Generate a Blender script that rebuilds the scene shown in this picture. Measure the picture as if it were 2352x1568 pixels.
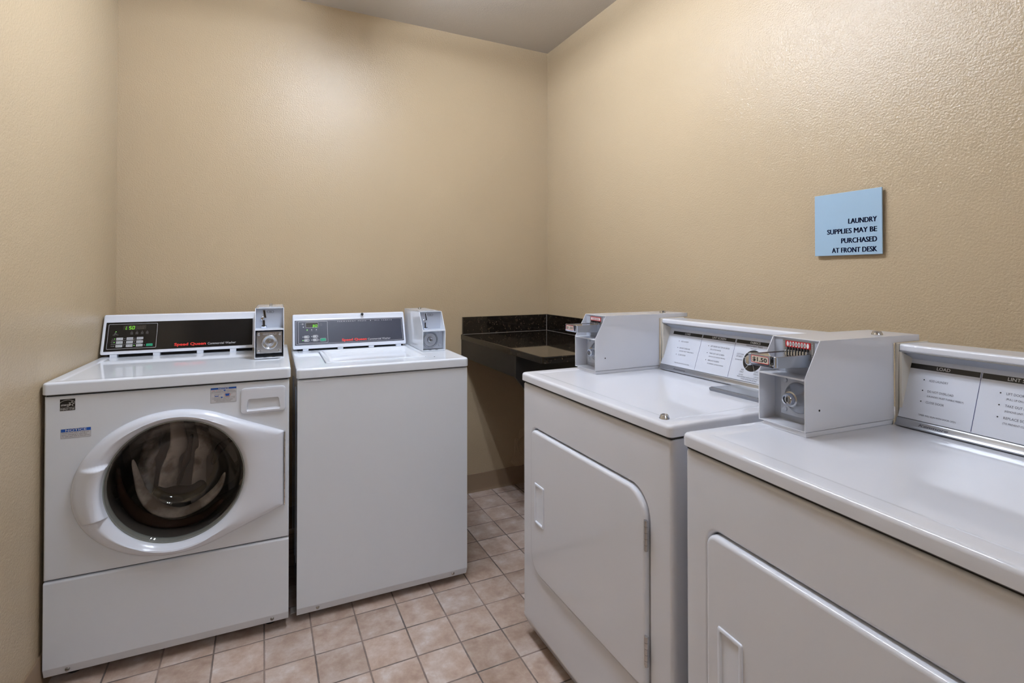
import bpy, bmesh, math, random
from mathutils import Matrix, Vector

for o in list(bpy.data.objects):
    bpy.data.objects.remove(o)
S = bpy.context.scene
COL = S.collection
PI = math.pi

# ------------------------------------------------------------------ camera
CX, CY, CZ = -1.6272, -2.8266, 1.2469
YAW, PITCH, ROLL, FPX, PY = 0.4537, 0.0097, -0.0007, 1194.3, -159.61
fw = Vector((math.sin(YAW) * math.cos(PITCH), math.cos(YAW) * math.cos(PITCH), math.sin(PITCH)))
rt0 = Vector((math.cos(YAW), -math.sin(YAW), 0))
up0 = rt0.cross(fw)
rt = rt0 * math.cos(ROLL) + up0 * math.sin(ROLL)
up = -rt0 * math.sin(ROLL) + up0 * math.cos(ROLL)
cd = bpy.data.cameras.new('camera')
cd.sensor_fit = 'HORIZONTAL'
cd.sensor_width = 36.0
cd.lens = 36.0 * FPX / 2352.0
cd.shift_y = PY / 2352.0
cd.clip_start = 0.02
cam = bpy.data.objects.new('camera', cd)
cam.matrix_world = Matrix(((rt.x, up.x, -fw.x, CX), (rt.y, up.y, -fw.y, CY), (rt.z, up.z, -fw.z, CZ), (0, 0, 0, 1)))
COL.objects.link(cam)
S.camera = cam

# ------------------------------------------------------------------ world, light, exposure
wd = bpy.data.worlds.new('world')
wd.use_nodes = True
wd.node_tree.nodes['Background'].inputs[0].default_value = (0.02, 0.02, 0.02, 1)
wd.node_tree.nodes['Background'].inputs[1].default_value = 1.0
S.world = wd
S.view_settings.view_transform = 'Standard'
S.view_settings.look = 'None'
S.view_settings.gamma = 1.0
S.view_settings.exposure = 0.0
S.view_settings.use_curve_mapping = False
TUBE_POWER = 114.0          # emission strength of the fluorescent tubes
TUBE_COLOR = (0.79, 0.865, 1.0, 1)
ZC = 2.649


# ------------------------------------------------------------------ materials
def lin(c):
    c = c / 255.0
    return c / 12.92 if c <= 0.04045 else ((c + 0.055) / 1.055) ** 2.4


def rgb(r, g, b):
    return (lin(r), lin(g), lin(b), 1.0)


def mat(name, col, rough=0.5, metal=0.0, spec=0.5, coat=0.0, emit=None, estr=0.0):
    m = bpy.data.materials.new(name)
    m.use_nodes = True
    b = m.node_tree.nodes['Principled BSDF']
    b.inputs['Base Color'].default_value = col
    b.inputs['Roughness'].default_value = rough
    b.inputs['Metallic'].default_value = metal
    b.inputs['Specular IOR Level'].default_value = spec
    b.inputs['Coat Weight'].default_value = coat
    b.inputs['Coat Roughness'].default_value = 0.04
    if emit:
        b.inputs['Emission Color'].default_value = emit
        b.inputs['Emission Strength'].default_value = estr
    return m


def nodes(m):
    return m.node_tree.nodes, m.node_tree.links, m.node_tree.nodes['Principled BSDF']


def N(nt, kind, **kw):
    n = nt.nodes.new(kind)
    for k, v in kw.items():
        setattr(n, k, v)
    return n


def mathn(nt, op, a, b=None):
    n = nt.nodes.new('ShaderNodeMath')
    n.operation = op
    for i, v in enumerate((a, b)):
        if v is None:
            continue
        if isinstance(v, (int, float)):
            n.inputs[i].default_value = v
        else:
            nt.links.new(v, n.inputs[i])
    return n.outputs[0]


def wall_paint(name, col, rough=0.15, dist=0.0017, spec=0.4):
    m = mat(name, col, rough, 0, spec)
    nt = m.node_tree
    ns, lk, b = nodes(m)
    geo = N(nt, 'ShaderNodeNewGeometry')
    n1 = N(nt, 'ShaderNodeTexNoise')
    n1.inputs['Scale'].default_value = 170
    n1.inputs['Detail'].default_value = 3
    n1.inputs['Roughness'].default_value = 0.55
    n2 = N(nt, 'ShaderNodeTexNoise')
    n2.inputs['Scale'].default_value = 60
    n2.inputs['Detail'].default_value = 2
    lk.new(geo.outputs['Position'], n1.inputs['Vector'])
    lk.new(geo.outputs['Position'], n2.inputs['Vector'])
    s = mathn(nt, 'ADD', n1.outputs['Fac'], mathn(nt, 'MULTIPLY', n2.outputs['Fac'], 0.35))
    bp = N(nt, 'ShaderNodeBump')
    bp.inputs['Strength'].default_value = 1.0
    bp.inputs['Distance'].default_value = dist
    lk.new(s, bp.inputs['Height'])
    lk.new(bp.outputs['Normal'], b.inputs['Normal'])
    # faint roller mottling of the paint
    n3 = N(nt, 'ShaderNodeTexNoise')
    n3.inputs['Scale'].default_value = 2.2
    n3.inputs['Detail'].default_value = 4
    lk.new(geo.outputs['Position'], n3.inputs['Vector'])
    mx = N(nt, 'ShaderNodeMix', data_type='RGBA')
    mx.inputs[6].default_value = tuple(c * 0.96 for c in col[:3]) + (1,)
    mx.inputs[7].default_value = tuple(min(1, c * 1.03) for c in col[:3]) + (1,)
    lk.new(n3.outputs['Fac'], mx.inputs[0])
    lk.new(mx.outputs[2], b.inputs['Base Color'])
    return m


TILE = 0.15139


def tile_mat():
    m = mat('floor_tile', rgb(176, 150, 132), 0.36, 0, 0.5)
    nt = m.node_tree
    ns, lk, b = nodes(m)
    tc = N(nt, 'ShaderNodeTexCoord')
    sp = N(nt, 'ShaderNodeSeparateXYZ')
    lk.new(tc.outputs['Object'], sp.inputs[0])
    fx = mathn(nt, 'DIVIDE', sp.outputs[0], TILE)
    fy = mathn(nt, 'DIVIDE', sp.outputs[1], TILE)

    def edge(f):
        r = mathn(nt, 'FRACT', mathn(nt, 'ADD', f, 100.0))
        return mathn(nt, 'MINIMUM', r, mathn(nt, 'SUBTRACT', 1.0, r))
    wob = N(nt, 'ShaderNodeTexNoise')
    wob.inputs['Scale'].default_value = 60
    lk.new(tc.outputs['Object'], wob.inputs['Vector'])
    e = mathn(nt, 'MINIMUM', edge(fx), edge(fy))
    e = mathn(nt, 'ADD', e, mathn(nt, 'MULTIPLY', mathn(nt, 'SUBTRACT', wob.outputs['Fac'], 0.5), 0.012))
    ramp = N(nt, 'ShaderNodeMapRange', interpolation_type='SMOOTHSTEP')
    ramp.inputs[1].default_value = 0.010
    ramp.inputs[2].default_value = 0.022
    lk.new(e, ramp.inputs[0])
    mask = ramp.outputs[0]
    cb = N(nt, 'ShaderNodeCombineXYZ')
    lk.new(mathn(nt, 'FLOOR', fx), cb.inputs[0])
    lk.new(mathn(nt, 'FLOOR', fy), cb.inputs[1])
    wn = N(nt, 'ShaderNodeTexWhiteNoise')
    lk.new(cb.outputs[0], wn.inputs['Vector'])
    off = N(nt, 'ShaderNodeVectorMath', operation='MULTIPLY_ADD')
    off.inputs[1].default_value = (7, 7, 7)
    lk.new(wn.outputs['Color'], off.inputs[0])
    lk.new(tc.outputs['Object'], off.inputs[2])
    n1 = N(nt, 'ShaderNodeTexNoise')
    n1.inputs['Scale'].default_value = 13
    n1.inputs['Detail'].default_value = 7
    n1.inputs['Roughness'].default_value = 0.66
    n1.inputs['Distortion'].default_value = 0.15
    lk.new(off.outputs[0], n1.inputs['Vector'])
    cr = N(nt, 'ShaderNodeValToRGB')
    els = cr.color_ramp.elements
    els[0].position = 0.3
    els[0].color = rgb(156, 132, 116)
    els[1].position = 0.72
    els[1].color = rgb(210, 202, 198)
    e2 = els.new(0.46)
    e2.color = rgb(178, 156, 141)
    e3 = els.new(0.58)
    e3.color = rgb(192, 175, 164)
    lk.new(n1.outputs['Fac'], cr.inputs[0])
    hs = N(nt, 'ShaderNodeHueSaturation')
    lk.new(cr.outputs[0], hs.inputs['Color'])
    lk.new(mathn(nt, 'ADD', mathn(nt, 'MULTIPLY', wn.outputs['Value'], 0.22), 0.9), hs.inputs['Value'])
    # grout, dirty in places
    gn = N(nt, 'ShaderNodeTexNoise')
    gn.inputs['Scale'].default_value = 4.5
    gn.inputs['Detail'].default_value = 5
    lk.new(tc.outputs['Object'], gn.inputs['Vector'])
    gr = N(nt, 'ShaderNodeValToRGB')
    gr.color_ramp.elements[0].position = 0.38
    gr.color_ramp.elements[0].color = rgb(92, 84, 80)
    gr.color_ramp.elements[1].position = 0.62
    gr.color_ramp.elements[1].color = rgb(148, 130, 120)
    lk.new(gn.outputs['Fac'], gr.inputs[0])
    mx = N(nt, 'ShaderNodeMix', data_type='RGBA')
    lk.new(mask, mx.inputs[0])
    lk.new(gr.outputs[0], mx.inputs[6])
    lk.new(hs.outputs['Color'], mx.inputs[7])
    lk.new(mx.outputs[2], b.inputs['Base Color'])
    lk.new(mathn(nt, 'SUBTRACT', 0.85, mathn(nt, 'MULTIPLY', mask, 0.5)), b.inputs['Roughness'])
    n2 = N(nt, 'ShaderNodeTexNoise')
    n2.inputs['Scale'].default_value = 70
    n2.inputs['Detail'].default_value = 4
    lk.new(tc.outputs['Object'], n2.inputs['Vector'])
    h = mathn(nt, 'ADD', mathn(nt, 'MULTIPLY', mask, 1.0), mathn(nt, 'MULTIPLY', n2.outputs['Fac'], 0.35))
    bp = N(nt, 'ShaderNodeBump')
    bp.inputs['Strength'].default_value = 0.7
    bp.inputs['Distance'].default_value = 0.002
    lk.new(h, bp.inputs['Height'])
    lk.new(bp.outputs['Normal'], b.inputs['Normal'])
    return m


def granite_mat():
    m = mat('black_granite', (0.01, 0.009, 0.008, 1), 0.035, 0, 0.5)
    nt = m.node_tree
    ns, lk, b = nodes(m)
    tc = N(nt, 'ShaderNodeTexCoord')
    v = N(nt, 'ShaderNodeTexVoronoi')
    v.inputs['Scale'].default_value = 260
    lk.new(tc.outputs['Object'], v.inputs['Vector'])
    n1 = N(nt, 'ShaderNodeTexNoise')
    n1.inputs['Scale'].default_value = 45
    n1.inputs['Detail'].default_value = 6
    n1.inputs['Roughness'].default_value = 0.7
    lk.new(tc.outputs['Object'], n1.inputs['Vector'])
    cr = N(nt, 'ShaderNodeValToRGB')
    els = cr.color_ramp.elements
    els[0].position = 0.42
    els[0].color = rgb(18, 15, 12)
    els[1].position = 0.75
    els[1].color = rgb(70, 58, 44)
    els.new(0.58).color = rgb(34, 28, 22)
    lk.new(n1.outputs['Fac'], cr.inputs[0])
    sep = N(nt, 'ShaderNodeSeparateColor')
    lk.new(v.outputs['Color'], sep.inputs[0])
    fleck = mathn(nt, 'GREATER_THAN', sep.outputs[0], 0.985)
    mx = N(nt, 'ShaderNodeMix', data_type='RGBA')
    lk.new(fleck, mx.inputs[0])
    lk.new(cr.outputs[0], mx.inputs[6])
    mx.inputs[7].default_value = rgb(78, 68, 56)
    lk.new(mx.outputs[2], b.inputs['Base Color'])
    return m


def brushed(name, col, rough=0.3):
    m = mat(name, col, rough, 1.0)
    nt = m.node_tree
    ns, lk, b = nodes(m)
    tc = N(nt, 'ShaderNodeTexCoord')
    mp = N(nt, 'ShaderNodeMapping')
    mp.inputs['Scale'].default_value = (20, 20, 900)
    lk.new(tc.outputs['Object'], mp.inputs[0])
    n1 = N(nt, 'ShaderNodeTexNoise')
    n1.inputs['Scale'].default_value = 2
    lk.new(mp.outputs[0], n1.inputs['Vector'])
    bp = N(nt, 'ShaderNodeBump')
    bp.inputs['Strength'].default_value = 0.12
    bp.inputs['Distance'].default_value = 0.0005
    lk.new(n1.outputs['Fac'], bp.inputs['Height'])
    lk.new(bp.outputs['Normal'], b.inputs['Normal'])
    return m


def glass_mat(name, tint=(0.95, 0.945, 0.935, 1), refl=0.10):
    m = bpy.data.materials.new(name)
    m.use_nodes = True
    nt = m.node_tree
    nt.nodes.clear()
    out = N(nt, 'ShaderNodeOutputMaterial')
    tr = N(nt, 'ShaderNodeBsdfTransparent')
    tr.inputs[0].default_value = tint
    gl = N(nt, 'ShaderNodeBsdfGlossy')
    gl.inputs['Roughness'].default_value = 0.03
    gl.inputs['Color'].default_value = (1, 1, 1, 1)
    lw = N(nt, 'ShaderNodeLayerWeight')
    lw.inputs[0].default_value = 0.5
    sch = mathn(nt, 'ADD', 0.04, mathn(nt, 'MULTIPLY', mathn(nt, 'POWER', lw.outputs['Facing'], 5.0), 0.9))
    mx = N(nt, 'ShaderNodeMixShader')
    nt.links.new(sch, mx.inputs[0])
    nt.links.new(tr.outputs[0], mx.inputs[1])
    nt.links.new(gl.outputs[0], mx.inputs[2])
    nt.links.new(mx.outputs[0], out.inputs[0])
    return m


def cloth_mat(name, col, col2, scale=14):
    m = mat(name, col, 0.85, 0, 0.2)
    nt = m.node_tree
    ns, lk, b = nodes(m)
    tc = N(nt, 'ShaderNodeTexCoord')
    n1 = N(nt, 'ShaderNodeTexNoise')
    n1.inputs['Scale'].default_value = scale
    n1.inputs['Detail'].default_value = 5
    lk.new(tc.outputs['Object'], n1.inputs['Vector'])
    cr = N(nt, 'ShaderNodeValToRGB')
    cr.color_ramp.elements[0].position = 0.38
    cr.color_ramp.elements[0].color = col2
    cr.color_ramp.elements[1].position = 0.55
    cr.color_ramp.elements[1].color = col
    lk.new(n1.outputs['Fac'], cr.inputs[0])
    lk.new(cr.outputs[0], b.inputs['Base Color'])
    bp = N(nt, 'ShaderNodeBump')
    bp.inputs['Strength'].default_value = 0.5
    bp.inputs['Distance'].default_value = 0.004
    lk.new(n1.outputs['Fac'], bp.inputs['Height'])
    lk.new(bp.outputs['Normal'], b.inputs['Normal'])
    return m


M = {}
M['wall'] = wall_paint('tan_orange_peel_paint', rgb(184, 165, 136))
M['ceiling'] = wall_paint('ceiling_paint', rgb(206, 200, 192), 0.7, 0.0008, 0.3)
M['tile'] = tile_mat()
M['granite'] = granite_mat()
M['cove'] = mat('rubber_cove_base', rgb(140, 118, 94), 0.55)
M['enamel'] = mat('white_enamel', rgb(226, 232, 241), 0.07, 0, 0.5)
M['enamel_old'] = mat('aged_white_enamel', rgb(219, 221, 228), 0.055, 0, 0.5)  # dryer white, slightly darker and less blue than the washer enamel
M['plastic'] = mat('white_plastic', rgb(226, 231, 242), 0.18)
M['beige'] = mat('almond_plastic', rgb(214, 208, 196), 0.4)
M['gap'] = mat('dark_gap', rgb(26, 22, 18), 0.8)
M['black'] = mat('black_print', rgb(18, 17, 17), 0.35)
M['panel_black'] = mat('black_control_panel', rgb(20, 19, 19), 0.12, 0, 0.4)
M['panel_slate'] = mat('slate_control_panel', rgb(50, 53, 66), 0.3, 0, 0.5)
M['line'] = mat('light_grey_print', rgb(200, 200, 204), 0.5)
M['dimprint'] = mat('grey_print', rgb(138, 138, 140), 0.5)
M['button'] = mat('grey_key', rgb(190, 192, 196), 0.45)
M['green'] = mat('green_key', rgb(14, 150, 110), 0.4)
M['red'] = mat('red_print', rgb(214, 44, 34), 0.45)
M['redlabel'] = mat('red_label', rgb(176, 18, 24), 0.4)
M['white'] = mat('white_print', rgb(226, 226, 226), 0.5)
M['blue'] = mat('notice_blue', rgb(18, 84, 178), 0.45)
M['sticker'] = mat('sticker_grey', rgb(206, 207, 212), 0.4)
M['digit'] = mat('lit_green_segment', rgb(90, 200, 20), 0.5, emit=(0.25, 0.9, 0.02, 1), estr=0.9)
M['led'] = mat('lit_green_lamp', rgb(120, 220, 90), 0.5, emit=(0.35, 0.9, 0.2, 1), estr=0.8)
M['window'] = mat('display_window', rgb(46, 42, 38), 0.2)
M['segoff'] = mat('unlit_segment', rgb(62, 56, 50), 0.4)
M['chrome'] = mat('chrome', rgb(206, 212, 224), 0.07, 1.0)
M['steel'] = brushed('brushed_steel', rgb(176, 178, 182), 0.26)
M['alu'] = brushed('aluminium_trim', rgb(170, 172, 176), 0.32)
M['greypaint'] = mat('grey_enamel_recess', rgb(176, 182, 194), 0.32)
M['lintlid'] = mat('grey_lint_lid', rgb(140, 143, 150), 0.22, 0.55)
M['decal'] = mat('instruction_decal', rgb(206, 210, 220), 0.3)
M['navy'] = mat('navy_letter', rgb(14, 40, 96), 0.4)
M['inkgrey'] = mat('ink_grey', rgb(72, 74, 84), 0.5)
M['sign'] = mat('pale_blue_acrylic', rgb(160, 189, 212), 0.12, 0, 0.5, 0.2)
M['apron'] = mat('dark_brown_laminate', rgb(25, 22, 20), 0.4)
M['caulk'] = mat('grey_caulk', rgb(128, 124, 120), 0.6)
M['gasket'] = mat('grey_rubber_gasket', rgb(92, 88, 84), 0.5)
M['rim'] = mat('glass_rim', rgb(150, 155, 152), 0.15, 0.2)
M['drum'] = brushed('drum_steel', rgb(150, 144, 136), 0.35)
M['glass'] = glass_mat('door_glass')
M['towel'] = cloth_mat('pale_wet_cloth', rgb(206, 196, 188), rgb(150, 138, 128))
M['towel_grey'] = cloth_mat('grey_wet_cloth', rgb(178, 168, 160), rgb(104, 92, 84))
M['darkcloth'] = cloth_mat('dark_wet_cloth', rgb(22, 16, 13), rgb(10, 7, 6))
M['browncloth'] = cloth_mat('brown_wet_cloth', rgb(54, 34, 24), rgb(26, 16, 11))
M['rubber'] = mat('black_rubber', rgb(24, 24, 24), 0.7)
M['screw'] = mat('grey_screw', rgb(150, 146, 142), 0.35, 0.8)
M['hinge'] = mat('nickel_hinge', rgb(196, 196, 196), 0.22, 0.9)
M['paper'] = mat('white_paper', rgb(206, 200, 194), 0.8)
M['tube'] = mat('fluorescent_tube', (1, 1, 1, 1), 0.5, emit=TUBE_COLOR, estr=TUBE_POWER)
M['tube_fill'] = mat('added_fill_tube', (1, 1, 1, 1), 0.5, emit=TUBE_COLOR, estr=TUBE_POWER * 0.75)  # dimmer tubes for the added fill light
M['fixture'] = mat('white_fixture_metal', rgb(235, 235, 232), 0.4)
M['plaster'] = wall_paint('torn_plaster', rgb(188, 168, 140), 0.6, 0.002, 0.3)


# ------------------------------------------------------------------ mesh helpers
_fc = {}


def text_data(s, bold=0.0, shear=0.0, space=1.0):
    key = (s, bold, shear, space)
    if key not in _fc:
        cu = bpy.data.curves.new('t', 'FONT')
        cu.body = s
        cu.offset = bold
        cu.shear = shear
        cu.space_character = space
        cu.resolution_u = 3
        cu.fill_mode = 'FRONT'
        ob = bpy.data.objects.new('t', cu)
        me = bpy.data.meshes.new_from_object(ob)
        vs = [v.co.copy() for v in me.vertices]
        fs = [tuple(p.vertices) for p in me.polygons]
        bpy.data.objects.remove(ob)
        bpy.data.curves.remove(cu)
        bpy.data.meshes.remove(me)
        _fc[key] = (vs, fs)
    return _fc[key]


CAP = max(v.y for v in text_data('H')[0])


def rr(x0, x1, y0, y1, r, n=6):
    """rounded rectangle; r one radius or (bl, br, tr, tl)"""
    if isinstance(r, (int, float)):
        r = (r, r, r, r)
    pts = []
    for (cx, cy, a0, q) in ((x0, y0, PI, r[0]), (x1, y0, 1.5 * PI, r[1]), (x1, y1, 0, r[2]), (x0, y1, 0.5 * PI, r[3])):
        sx = 1 if cx == x0 else -1
        sy = 1 if cy == y0 else -1
        for i in range(n + 1):
            a = a0 + 0.5 * PI * i / n
            pts.append((cx + sx * q + q * math.cos(a), cy + sy * q + q * math.sin(a)))
    return pts


def AX(c, d):
    """frame at c whose local z points along d"""
    return Matrix.Translation(Vector(c)) @ Vector(d).to_track_quat('Z', 'Y').to_matrix().to_4x4()


def FACE(o, x, y):
    """frame with local x, y in a face and z out of it"""
    x = Vector(x).normalized()
    y = Vector(y).normalized()
    z = x.cross(y)
    return Matrix(((x.x, y.x, z.x, o[0]), (x.y, y.y, z.y, o[1]), (x.z, y.z, z.z, o[2]), (0, 0, 0, 1)))


FRONT = FACE((0, 0, 0), (1, 0, 0), (0, 0, 1))      # local x = width, y = height, z = out of the machine's front
TOP = Matrix.Identity(4)


class B:
    def __init__(s, frame=None):
        s.bm = bmesh.new()
        s.mats = []
        s.M = frame or Matrix.Identity(4)

    def mi(s, m):
        m = M[m]
        if m not in s.mats:
            s.mats.append(m)
        return s.mats.index(m)

    def put(s, tb, m, X=None):
        bmesh.ops.recalc_face_normals(tb, faces=tb.faces[:])
        s.raw(tb, m, X)

    def raw(s, tb, m, X=None):
        i = s.mi(m)
        tb.transform(s.M @ X if X else s.M)
        if (s.M.determinant() < 0):
            bmesh.ops.reverse_faces(tb, faces=tb.faces[:])
        me = bpy.data.meshes.new('t')
        tb.to_mesh(me)
        tb.free()
        n0 = len(s.bm.faces)
        s.bm.from_mesh(me)
        s.bm.faces.ensure_lookup_table()
        for f in s.bm.faces[n0:]:
            f.material_index = i
        bpy.data.meshes.remove(me)
        return s

    def box(s, x0, x1, y0, y1, z0, z1, m, bev=0.0, seg=2):
        tb = bmesh.new()
        v = [tb.verts.new((x, y, z)) for x in (x0, x1) for y in (y0, y1) for z in (z0, z1)]
        for q in ((0, 1, 3, 2), (4, 6, 7, 5), (0, 4, 5, 1), (2, 3, 7, 6), (0, 2, 6, 4), (1, 5, 7, 3)):
            tb.faces.new([v[k] for k in q])
        if bev:
            bmesh.ops.bevel(tb, geom=tb.edges[:], offset=bev, segments=seg, affect='EDGES', profile=0.5)
        s.put(tb, m)
        return s

    def prism(s, pts, ax, a0, a1, m, bev=0.0, seg=2):
        tb = bmesh.new()

        def P(p, a):
            return {'x': (a, p[0], p[1]), 'y': (p[0], a, p[1]), 'z': (p[0], p[1], a)}[ax]
        A = [tb.verts.new(P(p, a0)) for p in pts]
        C = [tb.verts.new(P(p, a1)) for p in pts]
        tb.faces.new(A)
        tb.faces.new(C[::-1])
        for i in range(len(pts)):
            j = (i + 1) % len(pts)
            tb.faces.new((A[j], A[i], C[i], C[j]))
        if bev:
            bmesh.ops.bevel(tb, geom=tb.edges[:], offset=bev, segments=seg, affect='EDGES', profile=0.5)
        s.put(tb, m)
        return s

    def loft(s, loops, m, cap0=True, cap1=True, closed=True):
        """loops: list of lists of 3-D points, all the same length"""
        tb = bmesh.new()
        L = [[tb.verts.new(p) for p in lp] for lp in loops]
        n = len(L[0])
        for a, b in zip(L, L[1:]):
            for i in range(n if closed else n - 1):
                j = (i + 1) % n
                tb.faces.new((a[i], a[j], b[j], b[i]))
        if cap0:
            tb.faces.new(L[0][::-1])
        if cap1:
            tb.faces.new(L[-1])
        s.put(tb, m)
        return s

    def plate(s, x0, x1, y0, y1, r, steps, m, cap0=True, cap1=True, n=6):
        """rounded-rectangle loft in the local xy plane; steps = (inset, z)"""
        if isinstance(r, (int, float)):
            r = (r,) * 4
        loops = []
        for st in steps:
            d, z = st[0], st[1]
            rad = tuple(max(0.0005, q - d) for q in r)
            loops.append([(p[0], p[1], z) for p in rr(x0 + d, x1 - d, y0 + d, y1 - d, rad, n)])
        return s.loft(loops, m, cap0, cap1)

    def rprism(s, pts, u0, u1, m, r=0.006):
        """extrude a (y, z) profile along x with rounded-over ends"""
        cy = sum(p[0] for p in pts) / len(pts)
        cz = sum(p[1] for p in pts) / len(pts)
        ey = max(abs(p[0] - cy) for p in pts)
        ez = max(abs(p[1] - cz) for p in pts)
        loops = []
        for du, ins in ((0, 1.0), (0.08, 0.62), (0.3, 0.28), (0.62, 0.07), (1.0, 0.0)):
            loops.append((u0 + r * du, r * ins))
        for du, ins in ((1.0, 0.0), (0.62, 0.07), (0.3, 0.28), (0.08, 0.62), (0, 1.0)):
            loops.append((u1 - r * du, r * ins))
        return s.loft([[(u, cy + (p[0] - cy) * (1 - q / ey), cz + (p[1] - cz) * (1 - q / ez)) for p in pts] for u, q in loops], m)

    def quad(s, x0, x1, y0, y1, z, m, r=0.0):
        tb = bmesh.new()
        pts = rr(x0, x1, y0, y1, r, 4) if r else [(x0, y0), (x1, y0), (x1, y1), (x0, y1)]
        tb.faces.new([tb.verts.new((p[0], p[1], z)) for p in pts])
        s.raw(tb, m)
        return s

    def poly(s, pts, z, m):
        tb = bmesh.new()
        tb.faces.new([tb.verts.new((p[0], p[1], z)) for p in pts])
        for f in tb.faces:
            f.normal_update()
            if f.normal.z < 0:
                f.normal_flip()
        s.raw(tb, m)
        return s

    def frame(s, x0, x1, y0, y1, w, z, m, r=0.003):
        a = rr(x0, x1, y0, y1, r, 4)
        b = rr(x0 + w, x1 - w, y0 + w, y1 - w, max(r - w, 0.0003), 4)
        return s.loft([[(p[0], p[1], z) for p in a], [(p[0], p[1], z) for p in b]], m, False, False)

    def disc(s, x, y, r, z, m, n=24, ry=None):
        return s.poly([(x + r * math.cos(2 * PI * k / n), y + (ry or r) * math.sin(2 * PI * k / n)) for k in range(n)], z, m)

    def ring(s, x, y, r, w, z, m, n=32, ry=None):
        ry = ry or r
        a = [(x + r * math.cos(2 * PI * k / n), y + ry * math.sin(2 * PI * k / n), z) for k in range(n)]
        b = [(x + (r - w) * math.cos(2 * PI * k / n), y + (ry - w) * math.sin(2 * PI * k / n), z) for k in range(n)]
        return s.loft([a, b], m, False, False)

    def lathe(s, prof, m, X=None, n=40, closed=False):
        tb = bmesh.new()
        L = []
        for (r, h) in prof:
            if r < 1e-6:
                L.append([tb.verts.new((0, 0, h))])
            else:
                L.append([tb.verts.new((r * math.cos(2 * PI * k / n), r * math.sin(2 * PI * k / n), h)) for k in range(n)])
        pairs = list(zip(L, L[1:])) + ([(L[-1], L[0])] if closed else [])
        for a, b in pairs:
            for i in range(n):
                j = (i + 1) % n
                if len(a) == 1 and len(b) == 1:
                    continue
                if len(a) == 1:
                    tb.faces.new((a[0], b[j], b[i]))
                elif len(b) == 1:
                    tb.faces.new((a[i], a[j], b[0]))
                else:
                    tb.faces.new((a[i], a[j], b[j], b[i]))
        s.put(tb, m, X)
        return s

    def tube(s, path, r, m, n=10, flat=1.0, twist=0.0):
        path = [Vector(p) for p in path]
        loops = []
        nrm = None
        for i, p in enumerate(path):
            t = (path[min(i + 1, len(path) - 1)] - path[max(i - 1, 0)]).normalized()
            if nrm is None:
                nrm = t.orthogonal().normalized()
            nrm = (nrm - t * nrm.dot(t)).normalized()
            bn = t.cross(nrm)
            q = r[i] if isinstance(r, (list, tuple)) else r
            tw = twist * i
            loops.append([p + nrm * (q * math.cos(2 * PI * k / n + tw)) + bn * (q * flat * math.sin(2 * PI * k / n + tw)) for k in range(n)])
        return s.loft(loops, m)

    def text(s, st, x, y, m, h=None, w=None, align='L', z=0.0003, bold=0.0, shear=0.0, depth=0.0, space=1.0):
        """x, y baseline anchor; h cap height; w total width"""
        vs, fs = text_data(st, bold, shear, space)
        if not vs:
            return s
        x0 = min(v.x for v in vs)
        x1 = max(v.x for v in vs)
        sy = (h / CAP) if h else None
        sx = (w / (x1 - x0)) if w else sy
        sy = sy or sx
        ww = (x1 - x0) * sx
        ox = x - x0 * sx - (0 if align == 'L' else ww / 2 if align == 'C' else ww)
        tb = bmesh.new()
        nv = [tb.verts.new((ox + v.x * sx, y + v.y * sy, z)) for v in vs]
        for f in fs:
            try:
                tb.faces.new([nv[k] for k in f])
            except ValueError:
                pass
        for f in tb.faces:
            f.normal_update()
            if f.normal.z < 0:
                f.normal_flip()
        if depth:
            r = bmesh.ops.extrude_face_region(tb, geom=tb.faces[:])
            for v in r['geom']:
                if isinstance(v, bmesh.types.BMVert):
                    v.co.z += depth
        s.raw(tb, m)
        return s

    def seg7(s, ch, x, y, w, h, m, z=0.0004, slant=0.14):
        SEG = {'0': 'abcdef', '1': 'bc', '3': 'abgcd', '5': 'afgcd', '8': 'abcdefg', 'L': 'fed', ' ': ''}[ch]
        t = w * 0.16
        k = h / 2

        def bar(x0, x1, y0, y1):
            s.poly([(x + q[0] + slant * q[1], y + q[1]) for q in ((x0, y0), (x1, y0), (x1, y1), (x0, y1))], z, m)
        g = t * 0.25
        for c in SEG:
            if c == 'a':
                bar(t, w - t, h - t, h)
            if c == 'g':
                bar(t, w - t, k - t / 2, k + t / 2)
            if c == 'd':
                bar(t, w - t, 0, t)
            if c == 'b':
                bar(w - t, w, k + g, h - g)
            if c == 'c':
                bar(w - t, w, g, k - g)
            if c == 'f':
                bar(0, t, k + g, h - g)
            if c == 'e':
                bar(0, t, g, k - g)
        return s

    def build(s, name, parent=None, smooth=38, label=None):
        me = bpy.data.meshes.new(name)
        s.bm.to_mesh(me)
        s.bm.free()
        for m in s.mats:
            me.materials.append(m)
        for p in me.polygons:
            p.use_smooth = True
        me.set_sharp_from_angle(angle=math.radians(smooth))
        o = bpy.data.objects.new(name, me)
        COL.objects.link(o)
        if parent is not None:
            o.parent = parent
        w = o.modifiers.new('normals', 'WEIGHTED_NORMAL')
        w.keep_sharp = True
        if label:
            o['label'] = label
        return o


def thing(name, label, cat, loc=(0, 0, 0), rotz=0.0, group=None):
    o = bpy.data.objects.new(name, None)
    o.empty_display_size = 0.1
    COL.objects.link(o)
    o.location = loc
    o.rotation_euler = (0, 0, rotz)
    o['label'] = label
    o['category'] = cat
    if group:
        o['group'] = group
    return o


def tag(o, label, cat, group=None, kind=None):
    o['label'] = label
    o['category'] = cat
    if group:
        o['group'] = group
    if kind:
        o['kind'] = kind
    return o


def struct(o, label):
    o['kind'] = 'structure'
    o['label'] = label
    o['category'] = o.name.split('_')[0].split('.')[0]
    return o


# ------------------------------------------------------------------ room shell
YF = -6.2                     # the wall behind the camera
LW0, LWK = -2.1905, 0.0365    # left wall: x at the back corner, and how it leans out towards the camera


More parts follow.
